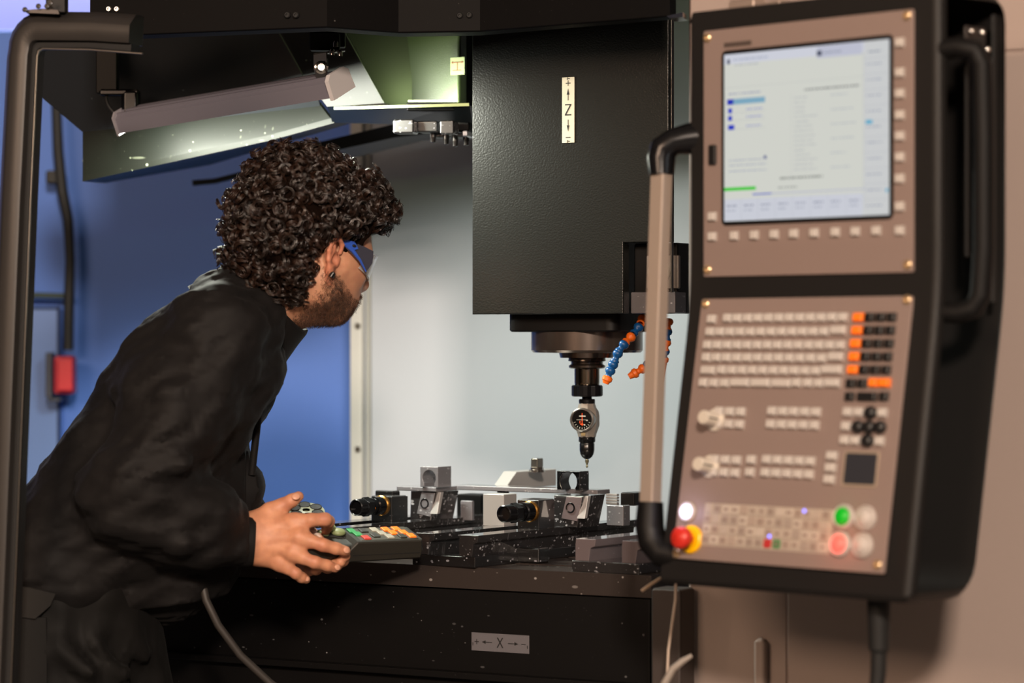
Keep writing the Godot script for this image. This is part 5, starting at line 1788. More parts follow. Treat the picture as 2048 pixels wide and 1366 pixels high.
func head_prims() -> Array:
	var b := head_xf.basis.orthonormalized()
	var s := head_xf.basis.get_scale().x
	var e := func(c: Vector3, r: Vector3, k := 0.02) -> Array: return ell(head_xf * c, r * s, b, k)
	var c := func(p: Vector3, q: Vector3, r: float, t: float, k := 0.015) -> Array: return cap(head_xf * p, head_xf * q, r * s, t * s, k)
	var L := []
	L.append(e.call(V3(-0.005, 0.055, 0), V3(0.097, 0.086, 0.075)))
	L.append(e.call(V3(0.045, 0.045, 0), V3(0.057, 0.062, 0.064), 0.03))
	L.append(e.call(V3(0.045, -0.02, 0), V3(0.055, 0.078, 0.06), 0.03))
	for z: float in [-1.0, 1.0]:
		L.append(c.call(V3(0.0, -0.035, 0.056 * z), V3(0.012, -0.058, 0.05 * z), 0.018, 0.017, 0.02))
		L.append(c.call(V3(0.012, -0.058, 0.05 * z), V3(0.064, -0.078, 0.014 * z), 0.018, 0.015, 0.02))
		L.append(c.call(V3(0.03, -0.005, 0.058 * z), V3(0.075, -0.008, 0.036 * z), 0.014, 0.016, 0.025))
	L.append(c.call(V3(0.066, -0.079, -0.012), V3(0.066, -0.079, 0.012), 0.018, 0.018, 0.02))
	L.append(c.call(V3(0.088, 0.03, -0.03), V3(0.088, 0.03, 0.03), 0.013, 0.013, 0.02))
	L.append(c.call(V3(0.03, 0.0, 0.0), V3(0.085, -0.045, 0.0), 0.05, 0.022, 0.03))
	L.append(c.call(V3(0.098, 0.022, 0), V3(0.117, -0.016, 0), 0.008, 0.0105, 0.012))
	L.append(c.call(V3(0.116, -0.017, 0), V3(0.108, -0.023, 0), 0.011, 0.012, 0.01))
	for z: float in [-1.0, 1.0]:
		L.append(c.call(V3(0.106, -0.022, 0.012 * z), V3(0.103, -0.021, 0.015 * z), 0.008, 0.007, 0.008))
	L.append(c.call(V3(0.094, -0.052, -0.02), V3(0.103, -0.05, 0), 0.007, 0.008, 0.012))
	L.append(c.call(V3(0.094, -0.052, 0.02), V3(0.103, -0.05, 0), 0.007, 0.008, 0.008))
	L.append(c.call(V3(0.092, -0.061, -0.016), V3(0.1, -0.063, 0), 0.007, 0.0085, 0.008))
	L.append(c.call(V3(0.092, -0.061, 0.016), V3(0.1, -0.063, 0), 0.007, 0.0085, 0.008))
	# neck
	L.append(cap(head_xf * V3(-0.018, -0.03, 0), P(520, 610, 4.485), 0.058, 0.062, 0.035))
	L.append(cap(head_xf * V3(0.03, -0.06, 0), P(545, 620, 4.485), 0.032, 0.04, 0.03))
	# eyes: sockets carved
	for z: float in [-1.0, 1.0]:
		L.append(e.call(V3(0.1, 0.01, 0.034 * z), V3(0.016, 0.013, 0.018), -0.012))
		L.append(e.call(V3(0.086, 0.01, 0.032 * z), V3(0.0125, 0.0125, 0.0125), 0.002))
	# ears: back of the shell, rim, fold, lobe, tragus
	for z: float in [-1.0, 1.0]:
		var zo := 0.078 * z
		L.append(c.call(V3(-0.008, 0.006, zo), V3(-0.004, -0.012, zo), 0.0125, 0.010, 0.006))
		var rim := [V3(0.010, 0.014, 0.080), V3(0.008, 0.027, 0.084), V3(-0.001, 0.035, 0.088), V3(-0.012, 0.034, 0.0915), V3(-0.020, 0.024, 0.0935), V3(-0.022, 0.01, 0.0935), V3(-0.018, -0.006, 0.091), V3(-0.011, -0.018, 0.087), V3(-0.004, -0.027, 0.083)]
		for i in rim.size() - 1:
			var p: Vector3 = rim[i]
			var q: Vector3 = rim[i + 1]
			p.z *= z
			q.z *= z
			L.append(c.call(p, q, 0.0042, 0.0042, 0.004))
		L.append(c.call(V3(-0.006, -0.024, 0.082 * z), V3(-0.001, -0.028, 0.08 * z), 0.0072, 0.006, 0.006))
		L.append(c.call(V3(-0.009, 0.022, 0.087 * z), V3(-0.013, 0.004, 0.088 * z), 0.0042, 0.0042, 0.006))
		L.append(c.call(V3(-0.013, 0.004, 0.088 * z), V3(-0.006, -0.012, 0.086 * z), 0.0042, 0.004, 0.005))
		L.append(c.call(V3(0.008, 0.002, 0.078 * z), V3(0.007, -0.008, 0.08 * z), 0.005, 0.0045, 0.005))
		L.append(e.call(V3(-0.003, -0.001, 0.09 * z), V3(0.0075, 0.0095, 0.0085), -0.004))
	return L

func finger(pts: Array, radii: Array, k := 0.008) -> Array:
	var L := []
	for i in pts.size() - 1:
		L.append(cap(pts[i], pts[i + 1], radii[i], radii[i + 1], k if i == 0 else 0.004))
	return L

func hand_prims() -> Array:
	var L := []
	var W := P(498, 1082, 4.352)
	var kn := [P(588, 1046, 4.345), P(599, 1076, 4.332), P(587, 1106, 4.332), P(562, 1127, 4.342)]
	hand_joints = [kn[0], kn[1], kn[2], kn[3], P(642, 1092, 4.322), P(626, 1123, 4.322), P(588, 1144, 4.332), P(648, 1036, 4.335), P(568, 1008, 4.352)]
	# wrist and back of the hand
	L.append(cap(P(455, 1070, 4.352), P(505, 1078, 4.352), 0.031, 0.028, 0.01))
	L.append(cap(P(500, 1060, 4.352), P(508, 1100, 4.352), 0.019, 0.018, 0.03))
	for i in 4:
		var root: Vector3 = P(508, 1060 + 13.0 * i, 4.352)
		L.append(cap(root, kn[i], 0.016, [0.0125, 0.0125, 0.0118, 0.0105][i], 0.016))
	L.append(cap(P(535, 1070, 4.362), P(572, 1082, 4.356), 0.02, 0.019, 0.02))
	L.append(cap(P(528, 1104, 4.36), P(552, 1112, 4.356), 0.016, 0.014, 0.02))
	# tendons
	for i in 3:
		L.append(cap(P(520, 1066 + 14.0 * i, 4.336), (kn[i] as Vector3) + V3(-0.006, 0.003, 0.004), 0.004, 0.006, 0.007))
		L.append(cap(P(512 + 6 * i, 1076 + 14.0 * i, 4.3365), P(560 - 4 * i, 1064 + 21.0 * i, 4.3315), 0.0022, 0.0022, 0.006))
	# knuckle bumps
	for i in 4:
		L.append(cap((kn[i] as Vector3) + V3(0, 0.002, 0.0035), (kn[i] as Vector3) + V3(0.004, 0.001, 0.003), 0.0105, 0.0095, 0.008))
	# thumb, raised
	L.append_array(finger([P(512, 1050, 4.36), P(540, 1022, 4.358), P(566, 1010, 4.36), P(584, 1001, 4.365), P(597, 993, 4.37)], [0.017, 0.0135, 0.0108, 0.0103, 0.0082], 0.02))
	L.append(cap(P(560, 1023, 4.362), P(548, 1050, 4.358), 0.006, 0.012, 0.02))
	# index: over the top, its end turns away round the remote
	L.append_array(finger([kn[0], P(622, 1040, 4.338), P(650, 1039, 4.345), P(657, 1043, 4.362), P(655, 1052, 4.382), P(652, 1060, 4.396)], [0.0118, 0.0104, 0.0104, 0.0095, 0.0088, 0.008], 0.014))
	L.append_array(finger([kn[1], P(622, 1083, 4.328), P(646, 1090, 4.328), P(672, 1097, 4.336), P(691, 1102, 4.344)], [0.0118, 0.0098, 0.0101, 0.0092, 0.0078], 0.012))
	L.append_array(finger([kn[2], P(608, 1117, 4.328), P(630, 1125, 4.328), P(654, 1131, 4.338), P(670, 1136, 4.346)], [0.0112, 0.0092, 0.0096, 0.0088, 0.0075], 0.012))
	L.append_array(finger([kn[3], P(577, 1138, 4.337), P(592, 1147, 4.338), P(603, 1155, 4.346), P(612, 1159, 4.352)], [0.0102, 0.0084, 0.0086, 0.008, 0.0068], 0.012))
	# left hand behind, its fingers curling round from below
	L.append(cap(P(500, 1050, 4.56), P(548, 1066, 4.53), 0.029, 0.027, 0.01))
	L.append(cap(P(548, 1066, 4.53), P(604, 1082, 4.49), 0.028, 0.03, 0.03))
	L.append_array(finger([P(604, 1072, 4.47), P(622, 1074, 4.42), P(634, 1078, 4.395), P(640, 1082, 4.385)], [0.0115, 0.01, 0.009, 0.0085], 0.012))
	L.append_array(finger([P(620, 1086, 4.48), P(648, 1118, 4.43), P(668, 1124, 4.4), P(684, 1120, 4.378), P(690, 1112, 4.366)], [0.012, 0.0105, 0.0105, 0.0105, 0.0085], 0.012))
	L.append_array(finger([P(610, 1094, 4.48), P(630, 1128, 4.42), P(655, 1134, 4.39), P(672, 1130, 4.368), P(681, 1124, 4.36)], [0.0115, 0.01, 0.0098, 0.0095, 0.008], 0.012))
	L.append_array(finger([P(596, 1098, 4.48), P(606, 1130, 4.43), P(618, 1140, 4.4), P(632, 1138, 4.375), P(642, 1134, 4.362)], [0.011, 0.0095, 0.009, 0.009, 0.0075], 0.012))
	L.append_array(finger([P(560, 1060, 4.52), P(600, 1048, 4.5), P(622, 1042, 4.48), P(636, 1042, 4.47)], [0.014, 0.011, 0.0098, 0.0085], 0.012))
	return L

func skin_col(p: Vector3) -> Color:
	var q := head_xf.affine_inverse() * p
	var base := Color(0.60, 0.30, 0.18)
	if p.y < 1.1:
		var cc := base.lerp(Color(0.60, 0.27, 0.15), 0.8)
		for q2: Vector3 in hand_joints:
			cc = cc.lerp(Color(0.40, 0.13, 0.085), 0.5 * exp(-pow(p.distance_to(q2) / 0.009, 2.0)))
		return cc.lerp(Color(0.38, 0.15, 0.09), 0.35 * clampf(0.5 + 1.4 * skin_n.get_noise_3dv(p), 0, 1))
	var c := base
	# redder ears and nose
	if absf(q.z) > 0.078 and q.x < 0.016:
		c = c.lerp(Color(0.55, 0.17, 0.10), 0.6)
	c = c.lerp(Color(0.52, 0.19, 0.12), 0.6 * exp(-q.distance_to(V3(0.118, -0.018, 0)) * 60.0))
	var b := beard(q)
	c = c.lerp(Color(0.42, 0.15, 0.09), 0.25 * clampf(0.5 + 1.4 * skin_n.get_noise_3dv(p), 0, 1))
	return c.lerp(Color(0.14, 0.075, 0.045), b * 0.32)

# how densely the beard grows at a point of the head
func beard(q: Vector3) -> float:
	if q.x < -0.02 or q.y > 0.0:
		return 0.0
	var az := absf(q.z)
	# upper edge runs from the sideburn down to the corner of the mouth
	var edge := lerpf(-0.012, -0.048, clampf(q.x / 0.075, 0, 1))
	var b := clampf((edge - q.y) / 0.022, 0, 1)
	if az < 0.03 and q.x > 0.08:
		b = maxf(b, clampf((-0.034 - q.y) / 0.006, 0, 1) * 0.8)
		if q.y < -0.045 and q.y > -0.071 and az < 0.019:
			b *= 0.25
	b *= clampf((q.x + 0.018) / 0.02, 0, 1)
	b *= clampf((q.y + 0.135) / 0.03, 0, 1)
	return b

func person() -> void:
	var ear := P(668, 520, 4.40)
	var hb := Basis(Vector3.UP, deg_to_rad(36)) * Basis(Vector3(0, 0, 1), deg_to_rad(-13))

	head_xf = T(hb * Basis.from_scale(Vector3.ONE * 0.89), Vector3.ZERO)
	head_xf.origin = ear - head_xf.basis * V3(0, -0.002, 0.08)
	var who := thing("person", "curly-haired bearded man in black jacket and safety glasses leaning over the machine holding a remote", "person", V3(P(165, 683, 4.48).x, 0, -4.48))
	# body joints
	var pel := P(160, 1165, 4.48)
	var belly := P(255, 990, 4.48)
	var chest := P(392, 770, 4.48)
	var upper := P(462, 650, 4.48)
	var shR := P(428, 668, 4.315)
	var elR := P(268, 985, 4.262)
	var wrR := P(492, 1080, 4.352)
	var shL := P(440, 668, 4.645)
	var elL := P(380, 960, 4.70)
	var wrL := P(505, 1052, 4.56)
	var hipR := P(140, 1210, 4.40)
	var hipL := P(150, 1210, 4.56)
	var knR := V3(hipR.x - 0.02, 0.5, hipR.z + 0.02)
	var knL := V3(hipL.x + 0.1, 0.5, hipL.z - 0.02)
	var anR := V3(hipR.x - 0.06, 0.09, hipR.z + 0.02)
	var anL := V3(hipL.x + 0.04, 0.09, hipL.z - 0.02)
	var off := V3(0, 0, 0.075)
	# body: one skin surface
	var body := MB.new()
	var bl := []
	for s: float in [-1.0, 1.0]:
		bl.append(cap(pel + off * s, belly + off * s, 0.10, 0.088, 0.06))
		bl.append(cap(belly + off * s, chest + off * s * 1.1, 0.088, 0.092, 0.06))
		bl.append(cap(chest + off * s * 1.1, upper + off * s * 0.8, 0.09, 0.05, 0.05))
	for q in [[shR, elR, wrR], [shL, elL, wrL]]:
		bl.append(cap(q[0], q[1], 0.05, 0.037, 0.03))
		bl.append(cap(q[1], q[2], 0.037, 0.024, 0.02))
	for q in [[hipR, knR, anR], [hipL, knL, anL]]:
		bl.append(cap(q[0], q[1], 0.08, 0.05, 0.04))
		bl.append(cap(q[1], q[2], 0.05, 0.035, 0.03))
		bl.append(cap(q[2] + V3(0, -0.03, 0), q[2] + V3(0.14, -0.05, 0.0), 0.03, 0.024, 0.03))
	nets(bl, 0.016, body, null, func(_p): return Color(0.5, 0.27, 0.16))
	nets(head_prims(), 0.0028, body, null, skin_col)
	nets(hand_prims(), 0.0022, body, null, skin_col)
	var sk := mat("#ffffff", 0.5)
	sk.vertex_color_use_as_albedo = true
	sk.subsurf_scatter_enabled = true
	sk.subsurf_scatter_strength = 0.12
	sk.heightmap_enabled = true
	sk.heightmap_texture = noise_tex(0.08, 81)
	sk.heightmap_scale = 0.025
	sk.uv1_triplanar = true
	sk.uv1_scale = Vector3.ONE * 14.0
	var bo := obj("body", body, sk, who)
	# finger nails
	for q in [[P(592, 993, 4.352), V3(0.2, 0.5, 0.85), V3(0.8, 0.5, 0), 0.0058], [P(693, 1101, 4.334), V3(0.55, 0.15, 0.85), V3(0.9, -0.2, 0), 0.0048], [P(675, 1135, 4.3365), V3(0.55, 0.1, 0.85), V3(0.9, -0.25, 0), 0.0046], [P(614, 1158, 4.344), V3(0.5, 0.1, 0.85), V3(0.85, -0.4, 0), 0.004]]:
		var nn: Vector3 = q[1].normalized()
		var ax: Vector3 = (q[2] - nn * nn.dot(q[2])).normalized()
		var nm := MB.new()
		nm.ball(q[0], V3(q[3] * 1.15, 0.0018, q[3]), 14, Basis(ax, nn, ax.cross(nn)))
		obj("nail", nm, mat("#cf9a80", 0.35), bo)
	# lips
	jacket(who, pel, belly, chest, upper, shR, elR, wrR, shL, elL, wrL)
	trousers(who, pel, hipR, knR, anR, hipL, knL, anL)
	hair(who, body)
	glasses()
	var es := MB.new()
	es.prism(circ(0.0048, 16), 0, 0.004, T(head_xf.basis.orthonormalized() * Basis(Vector3(1, 0, 0), 0.15), H(-0.003, -0.0285, 0.086)), 0.001)
	es.tube(PackedVector3Array([H(-0.002, -0.026, 0.09), H(-0.0045, -0.034, 0.088)]), 0.0042, 10)
	obj("ear_stud", es, mat("#0c0b0b", 0.3), who)

func fold_noise(sd: int, fr: float) -> FastNoiseLite:
	var n := FastNoiseLite.new()
	n.seed = sd
	n.frequency = fr
	n.fractal_octaves = 2
	return n

func cloth(hex: String, sd: int) -> StandardMaterial3D:
	var m := mat(hex, 0.72, 0.0, 0.35)
	m.rim_enabled = true
	m.rim = 0.08
	m.rim_tint = 0.6
	relief(m, noise_tex(0.35, sd), 0.012, 12.0)
	return m

func jacket(who: Node3D, pel: Vector3, belly: Vector3, chest: Vector3, upper: Vector3, shR: Vector3, elR: Vector3, wrR: Vector3, shL: Vector3, elL: Vector3, wrL: Vector3) -> void:
	var J := []
	var off := V3(0, 0, 0.08)
	for s: float in [-1.0, 1.0]:
		J.append(cap(P(150, 1120, 4.48) + off * s, belly + off * s, 0.125, 0.118, 0.05))
		J.append(cap(belly + off * s, chest + off * s * 1.15, 0.118, 0.112, 0.05))
		J.append(cap(chest + off * s * 1.15, upper + off * s * 0.8, 0.11, 0.082, 0.05))
	J.append(cap(P(110, 1130, 4.48), P(330, 1150, 4.46), 0.13, 0.1, 0.05))
	J.append(cap(P(330, 1150, 4.46), P(420, 980, 4.48), 0.085, 0.085, 0.06))
	J.append(cap(upper, P(476, 624, 4.48), 0.08, 0.056, 0.04))
	J.append(cap(P(466, 704, 4.42), P(474, 682, 4.42), 0.085, 0.064, 0.04))
	J.append(cap(shR, P(458, 642, 4.42), 0.068, 0.062, 0.05))
	J.append(cap(shL, P(460, 640, 4.54), 0.068, 0.064, 0.05))
	# sleeves
	J.append(cap(shR, P(355, 815, 4.29), 0.072, 0.082, 0.03))
	J.append(cap(P(355, 815, 4.29), elR, 0.082, 0.076, 0.03))
	J.append(cap(elR, P(380, 1040, 4.30), 0.076, 0.07, 0.03))
	J.append(cap(P(380, 1040, 4.30), P(455, 1070, 4.335), 0.068, 0.052, 0.02))
	J.append(cap(P(455, 1070, 4.335), P(486, 1078, 4.347), 0.047, 0.041, 0.012))
	J.append(cap(shL, elL, 0.07, 0.07, 0.03))
	J.append(cap(elL, wrL, 0.068, 0.043, 0.03))
	# creases: thin ridges of cloth
	var cr := [[P(300, 900, 4.20), P(400, 860, 4.22), 0.014], [P(262, 930, 4.19), P(360, 930, 4.20), 0.013], [P(250, 985, 4.19), P(350, 1000, 4.22), 0.014], [P(330, 780, 4.21), P(420, 830, 4.235), 0.012],
		[P(330, 1000, 4.22), P(430, 1030, 4.26), 0.012], [P(240, 1050, 4.21), P(360, 1090, 4.23), 0.016], [P(200, 930, 4.36), P(262, 800, 4.36), 0.02], [P(150, 1010, 4.345), P(220, 1060, 4.345), 0.018],
		[P(235, 880, 4.36), P(300, 720, 4.36), 0.018], [P(290, 720, 4.34), P(360, 640, 4.34), 0.014], [P(120, 1060, 4.35), P(230, 1120, 4.35), 0.018], [P(410, 700, 4.24), P(330, 880, 4.205), 0.012], [P(455, 690, 4.26), P(420, 800, 4.245), 0.013]]
	for q in cr:
		J.append(cap(q[0], q[1], q[2] * 0.6, q[2], 0.03))
	var n1 := fold_noise(91, 9.0)
	var n2 := fold_noise(92, 24.0)
	var ax := (upper - pel).normalized()
	var post := func(p: Vector3, d: float) -> float:
		# stretched noise: long soft folds
		var q := Vector3(p.x * 0.6 + p.y * 0.5, p.y * 1.6 - p.x * 0.7, p.z)
		d += n1.get_noise_3dv(q) * 0.013 + n2.get_noise_3dv(q) * 0.0028
		# open end of the right sleeve and the hem
		var c := (p - P(497, 1082, 4.352)).dot(V3(0.98, 0.0, -0.15))
		if p.x > -0.6 and p.y < 1.12 and p.z > -4.45:
			d = maxf(d, c)
		return maxf(d, (P(180, 1222, 4.48).y - p.y) + 0.12 * (p.x - P(180, 1222, 4.48).x))
	var m := MB.new()
	nets(J, 0.0085, m, post)
	var cl := cloth("#110f0f", 93)
	var jk := obj("jacket", m, cl, who)
	# seams of yoke and sleeve
	m = MB.new()
	# cuff
	m = MB.new()
	var wc := P(490, 1081, 4.35)
	var wd := V3(0.98, -0.06, -0.15).normalized()
	var cxf := upto(wd, wc)
	var prof := [Vector2(0.034, 0.014), Vector2(0.0385, 0.014), Vector2(0.041, 0.008), Vector2(0.0415, -0.008), Vector2(0.04, -0.022), Vector2(0.036, -0.024)]
	prof.reverse()
	m.lathe(prof, 28, T(cxf.basis, cxf.origin), true)
	obj("cuff", m, cl, jk)
	# collar: a stand-up ring round the neck with thickness
	m = MB.new()
	var up := V3(0.70, 0.71, -0.02).normalized()
	var fw := V3(0.71, -0.70, 0).normalized()
	var sd := up.cross(fw).normalized()
	var base := P(495, 630, 4.482)
	var N := 40
	var rows := [[-0.034, 0.100, 0.108], [-0.006, 0.092, 0.098], [0.018, 0.087, 0.089], [0.038, 0.085, 0.083], [0.043, 0.0825, 0.0805], [0.038, 0.0795, 0.0775], [0.016, 0.077, 0.078], [-0.034, 0.084, 0.092]]
	var first := m.v.size()
	for r: Array in rows:
		for i in N:
			var a := TAU * i / N
			var lift := 0.006 * cos(a) + 0.0025 * sin(a * 3.0)
			var front := maxf(0.0, cos(a))
			var pt: Vector3 = base + up * (r[0] + (lift if r[0] > 0 else 0.0)) + fw * cos(a) * (r[1] + 0.004 * front) + sd * sin(a) * r[2]
			m.vert(pt, Vector3.ZERO)
	for k in rows.size() - 1:
		for i in N:
			var a := first + k * N + i
			var b := first + k * N + (i + 1) % N
			for q: int in [a, b, a + N, b, b + N, a + N]:
				m.idx.push_back(q)
	for i in range(0, m.idx.size(), 3):
		var g := (m.v[m.idx[i + 2]] - m.v[m.idx[i]]).cross(m.v[m.idx[i + 1]] - m.v[m.idx[i]])
		for q in 3:
			m.n[m.idx[i + q]] += g
	for i in range(first, m.v.size()):
		m.n[i] = m.n[i].normalized()
	# make the outside face outwards
	if m.n[first].dot(m.v[first] - base) < 0.0:
		for i in range(first, m.v.size()): m.n[i] = -m.n[i]
		for i in range(0, m.idx.size(), 3):
			var t := m.idx[i + 1]
			m.idx[i + 1] = m.idx[i + 2]
			m.idx[i + 2] = t
	obj("collar", m, cl, jk)
	# collar tab, front placket and zip pull
	m = MB.new()
	m.plate([P(556, 664, 4.44), P(578, 660, 4.44), P(588, 652, 4.45), P(590, 657, 4.45), P(566, 676, 4.44), P(565, 690, 4.44), P(553, 697, 4.44), P(545, 690, 4.44)], V3(0.004, 0, -0.03))
	obj("collar_tab", m, cl, jk)
	m = MB.new()
	m.tube(PackedVector3Array([P(556, 690, 4.45), P(540, 725, 4.45), P(527, 762, 4.45), P(519, 810, 4.45), P(511, 880, 4.45), P(503, 950, 4.45)]), 0.006, 8)
	obj("placket", m, cl, jk)
	m = MB.new()
	m.box(at(P(526, 772, 4.43)), V3(0.006, 0.012, 0.006), 0.002)
	m.tube(PackedVector3Array([P(526, 774, 4.428), P(525, 790, 4.428), P(524, 805, 4.43)]), 0.0022, 8)
	obj("zip_pull", m, M.gunmetal, jk)
	# yoke seam
	m = MB.new()
	m.tube(PackedVector3Array([P(315, 668, 4.345), P(345, 628, 4.31), P(385, 611, 4.275), P(430, 610, 4.262), P(462, 622, 4.27), P(480, 640, 4.29)]), 0.0035, 6)
	obj("yoke_seam", m, cl, jk)

func trousers(who: Node3D, pel: Vector3, hipR: Vector3, knR: Vector3, anR: Vector3, hipL: Vector3, knL: Vector3, anL: Vector3) -> void:
	var L := []
	L.append(cap(P(120, 1160, 4.42), P(160, 1160, 4.42), 0.115, 0.115, 0.05))
	L.append(cap(P(120, 1160, 4.54), P(160, 1160, 4.54), 0.115, 0.115, 0.05))
	var k1 := V3(P(150, 0, 4.38).x, 0.5, -4.38)
	var k2 := V3(P(235, 0, 4.56).x, 0.5, -4.56)
	L.append(cap(P(120, 1220, 4.40), P(125, 1420, 4.38), 0.115, 0.105, 0.04))
	L.append(cap(P(200, 1240, 4.47), P(245, 1420, 4.50), 0.105, 0.085, 0.04))
	L.append(cap(P(125, 1420, 4.38), k1, 0.105, 0.085, 0.03))
	L.append(cap(P(245, 1420, 4.50), k2, 0.085, 0.08, 0.03))
	L.append(cap(k1, anR, 0.085, 0.07, 0.03))
	L.append(cap(k2, anL, 0.08, 0.07, 0.03))
	for q in [[P(190, 1290, 4.30), P(240, 1350, 4.33)], [P(230, 1240, 4.36), P(290, 1310, 4.39)], [P(120, 1300, 4.28), P(180, 1345, 4.28)]]:
		L.append(cap(q[0], q[1], 0.012, 0.016, 0.03))
	var n1 := fold_noise(96, 10.0)
	var post := func(p: Vector3, d: float) -> float:
		return maxf(d + n1.get_noise_3dv(Vector3(p.x, p.y * 0.7 + p.x * 0.4, p.z)) * 0.012, 0.075 - p.y)
	var m := MB.new()
	nets(L, 0.01, m, post)
	var cl := cloth("#0c0b0a", 97)
	var tr := obj("trousers", m, cl, who)
	m = MB.new()
	m.plate([P(-10, 1168, 4.275), P(60, 1176, 4.268), P(111, 1188, 4.272), P(100, 1212, 4.27), P(70, 1238, 4.266), P(-10, 1228, 4.272)], V3(0, 0, -0.012))
	obj("pocket_flap", m, cloth("#1c1a18", 98), tr)
	m = MB.new()
	m.plate([P(-6, 1232, 4.272), P(92, 1236, 4.272), P(94, 1420, 4.262), P(-6, 1420, 4.262)], V3(0, 0, -0.02))
	obj("pocket", m, cl, tr)
	for q in [[anR, "shoe"], [anL, "shoe"]]:
		m = MB.new()
		var a: Vector3 = q[0]
		var S := [cap(a + V3(-0.03, -0.04, 0), a + V3(0.1, -0.055, 0), 0.045, 0.033, 0.02), cap(a + V3(0.1, -0.055, 0), a + V3(0.18, -0.058, 0), 0.038, 0.03, 0.02), cap(a + V3(0, 0.0, 0), a + V3(0.04, -0.03, 0), 0.046, 0.04, 0.02)]
		nets(S, 0.01, m, func(p: Vector3, d: float) -> float: return maxf(d, 0.002 - p.y))
		obj("shoe", m, mat("#171514", 0.5), who)

func hair(who: Node3D, body: MB) -> void:
	var b := head_xf.basis.orthonormalized()
	var e := func(c: Vector3, r: Vector3, k := 0.02) -> Array: return ell(head_xf * c, r, b, k)
	var L := []
	L.append(e.call(V3(-0.03, 0.086, 0), V3(0.112, 0.094, 0.094)))
	L.append(e.call(V3(0.06, 0.112, 0), V3(0.058, 0.05, 0.078), 0.03))
	L.append(e.call(V3(-0.09, 0.016, 0), V3(0.06, 0.075, 0.08), 0.03))
	L.append(e.call(V3(-0.06, -0.04, 0), V3(0.04, 0.035, 0.062), 0.03))
	for z: float in [-1.0, 1.0]:
		L.append(e.call(V3(0.022, 0.068, 0.066 * z), V3(0.045, 0.034, 0.024), 0.02))
		L.append(e.call(V3(0.02, 0.006, 0.064 * z), V3(0.010, 0.028, 0.0085), 0.01))
	# face and ears stay free
	L.append(e.call(V3(0.114, 0.026, 0), V3(0.06, 0.064, 0.098), -0.012))
	for z: float in [-1.0, 1.0]:
		L.append(e.call(V3(-0.002, 0.004, 0.104 * z), V3(0.03, 0.04, 0.033), -0.01))
	var n1 := fold_noise(101, 28.0)
	var m := MB.new()
	nets(L, 0.005, m, func(p: Vector3, d: float) -> float: return d + n1.get_noise_3dv(p) * 0.012)
	var hm := mat("#120b08", 0.9, 0.0, 0.1)
	var ho := obj("hair", m, hm, who)
	# curls: locks of fine coiled strands, several kinds, strewn over the surface
	var cm := mat("#2e1d14", 0.3, 0.0, 0.7)
	var cm2 := mat("#1e130d", 0.32, 0.0, 0.7)
	var r := RandomNumberGenerator.new()
	r.seed = 21
	var spots := []
	for i in range(0, m.v.size()):
		spots.append(i)
	for kind in 7:
		var lm := MB.new()
		var strands := 13
		var turns := r.randf_range(1.1, 2.2)
		var rad := r.randf_range(0.0055, 0.0105)
		var ln := r.randf_range(0.012, 0.03)
		var ph := r.randf() * TAU
		for s in strands:
			var dr := r.randf_range(-0.0016, 0.0016)
			var dz := r.randf_range(-0.002, 0.002)
			var dp := r.randf_range(-0.45, 0.45)
			var tt := turns * r.randf_range(0.8, 1.1)
			var pts := PackedVector3Array()
			for k in 19:
				var t := k / 18.0
				var a := ph + dp + t * tt * TAU
				var rr := (rad + dr) * (0.35 + 0.65 * sin(minf(1.0, t * 1.6) * PI / 2))
				pts.append(V3(cos(a) * rr - cos(ph) * rad * 0.4, t * ln + dz, sin(a) * rr - sin(ph) * rad * 0.4))
			lm.tube(pts, 0.00046, 3, false)
		var mesh := lm.build()
		for tone in 2:
			var mm := MultiMesh.new()
			mm.transform_format = MultiMesh.TRANSFORM_3D
			mm.mesh = mesh
			var xs := []
			for i in 150:
				var vi: int = spots[r.randi() % spots.size()]
				var p := m.v[vi]
				var nn := m.n[vi]
				var q := head_xf.affine_inverse() * p
				# free the ear and the face from stray locks
				if absf(q.z) > 0.06 and q.x > -0.036 and q.x < 0.04 and q.y < 0.048 and q.y > -0.05: continue
				if q.x > 0.02 and q.y < 0.055: continue
				if q.x > 0.05 and q.y < 0.078: continue
				var tg := V3(r.randfn(), r.randfn() - 0.3, r.randfn()).normalized()
				var ax := (nn * r.randf_range(0.25, 0.9) + tg * 0.75).normalized()
				if q.y < 0.0: ax = (ax + V3(0, -0.7, 0)).normalized()
				var x := ax.cross(V3(r.randfn(), r.randfn(), r.randfn()).normalized()).normalized()
				var sc := r.randf_range(0.75, 1.25)
				xs.append(T(Basis(x, ax, x.cross(ax)) * Basis.from_scale(Vector3.ONE * sc), p - nn * 0.006))
			mm.instance_count = xs.size()
			for i in xs.size():
				mm.set_instance_transform(i, who.global_transform.affine_inverse() * xs[i])
			var mi := MultiMeshInstance3D.new()
			mi.name = "curls_%03d" % (kind * 2 + tone)
			who.add_child(mi, true)
			mi.multimesh = mm
			mi.material_override = cm if tone == 0 else cm2
			mi.set_meta("kind", "stuff")
	# beard and eyebrow hairs
	var bm := MB.new()
	for s in 2:
		var pts := PackedVector3Array()
		var o := V3(-0.0008 + 0.0016 * s, 0, 0.0012 * s)
		for k in 5:
			var t := k / 4.0
			pts.append(o + V3(sin((0.5 + 0.3 * s) * t) * 0.0045, t * 0.0028, 0.0012 * sin(t * 3.0 + s)))
		bm.tube(pts, 0.00016, 3, false)
	var bmesh := bm.build()
	var bx := []
	var inv := head_xf.affine_inverse()
	var tries := 0
	var nv := body.v.size()
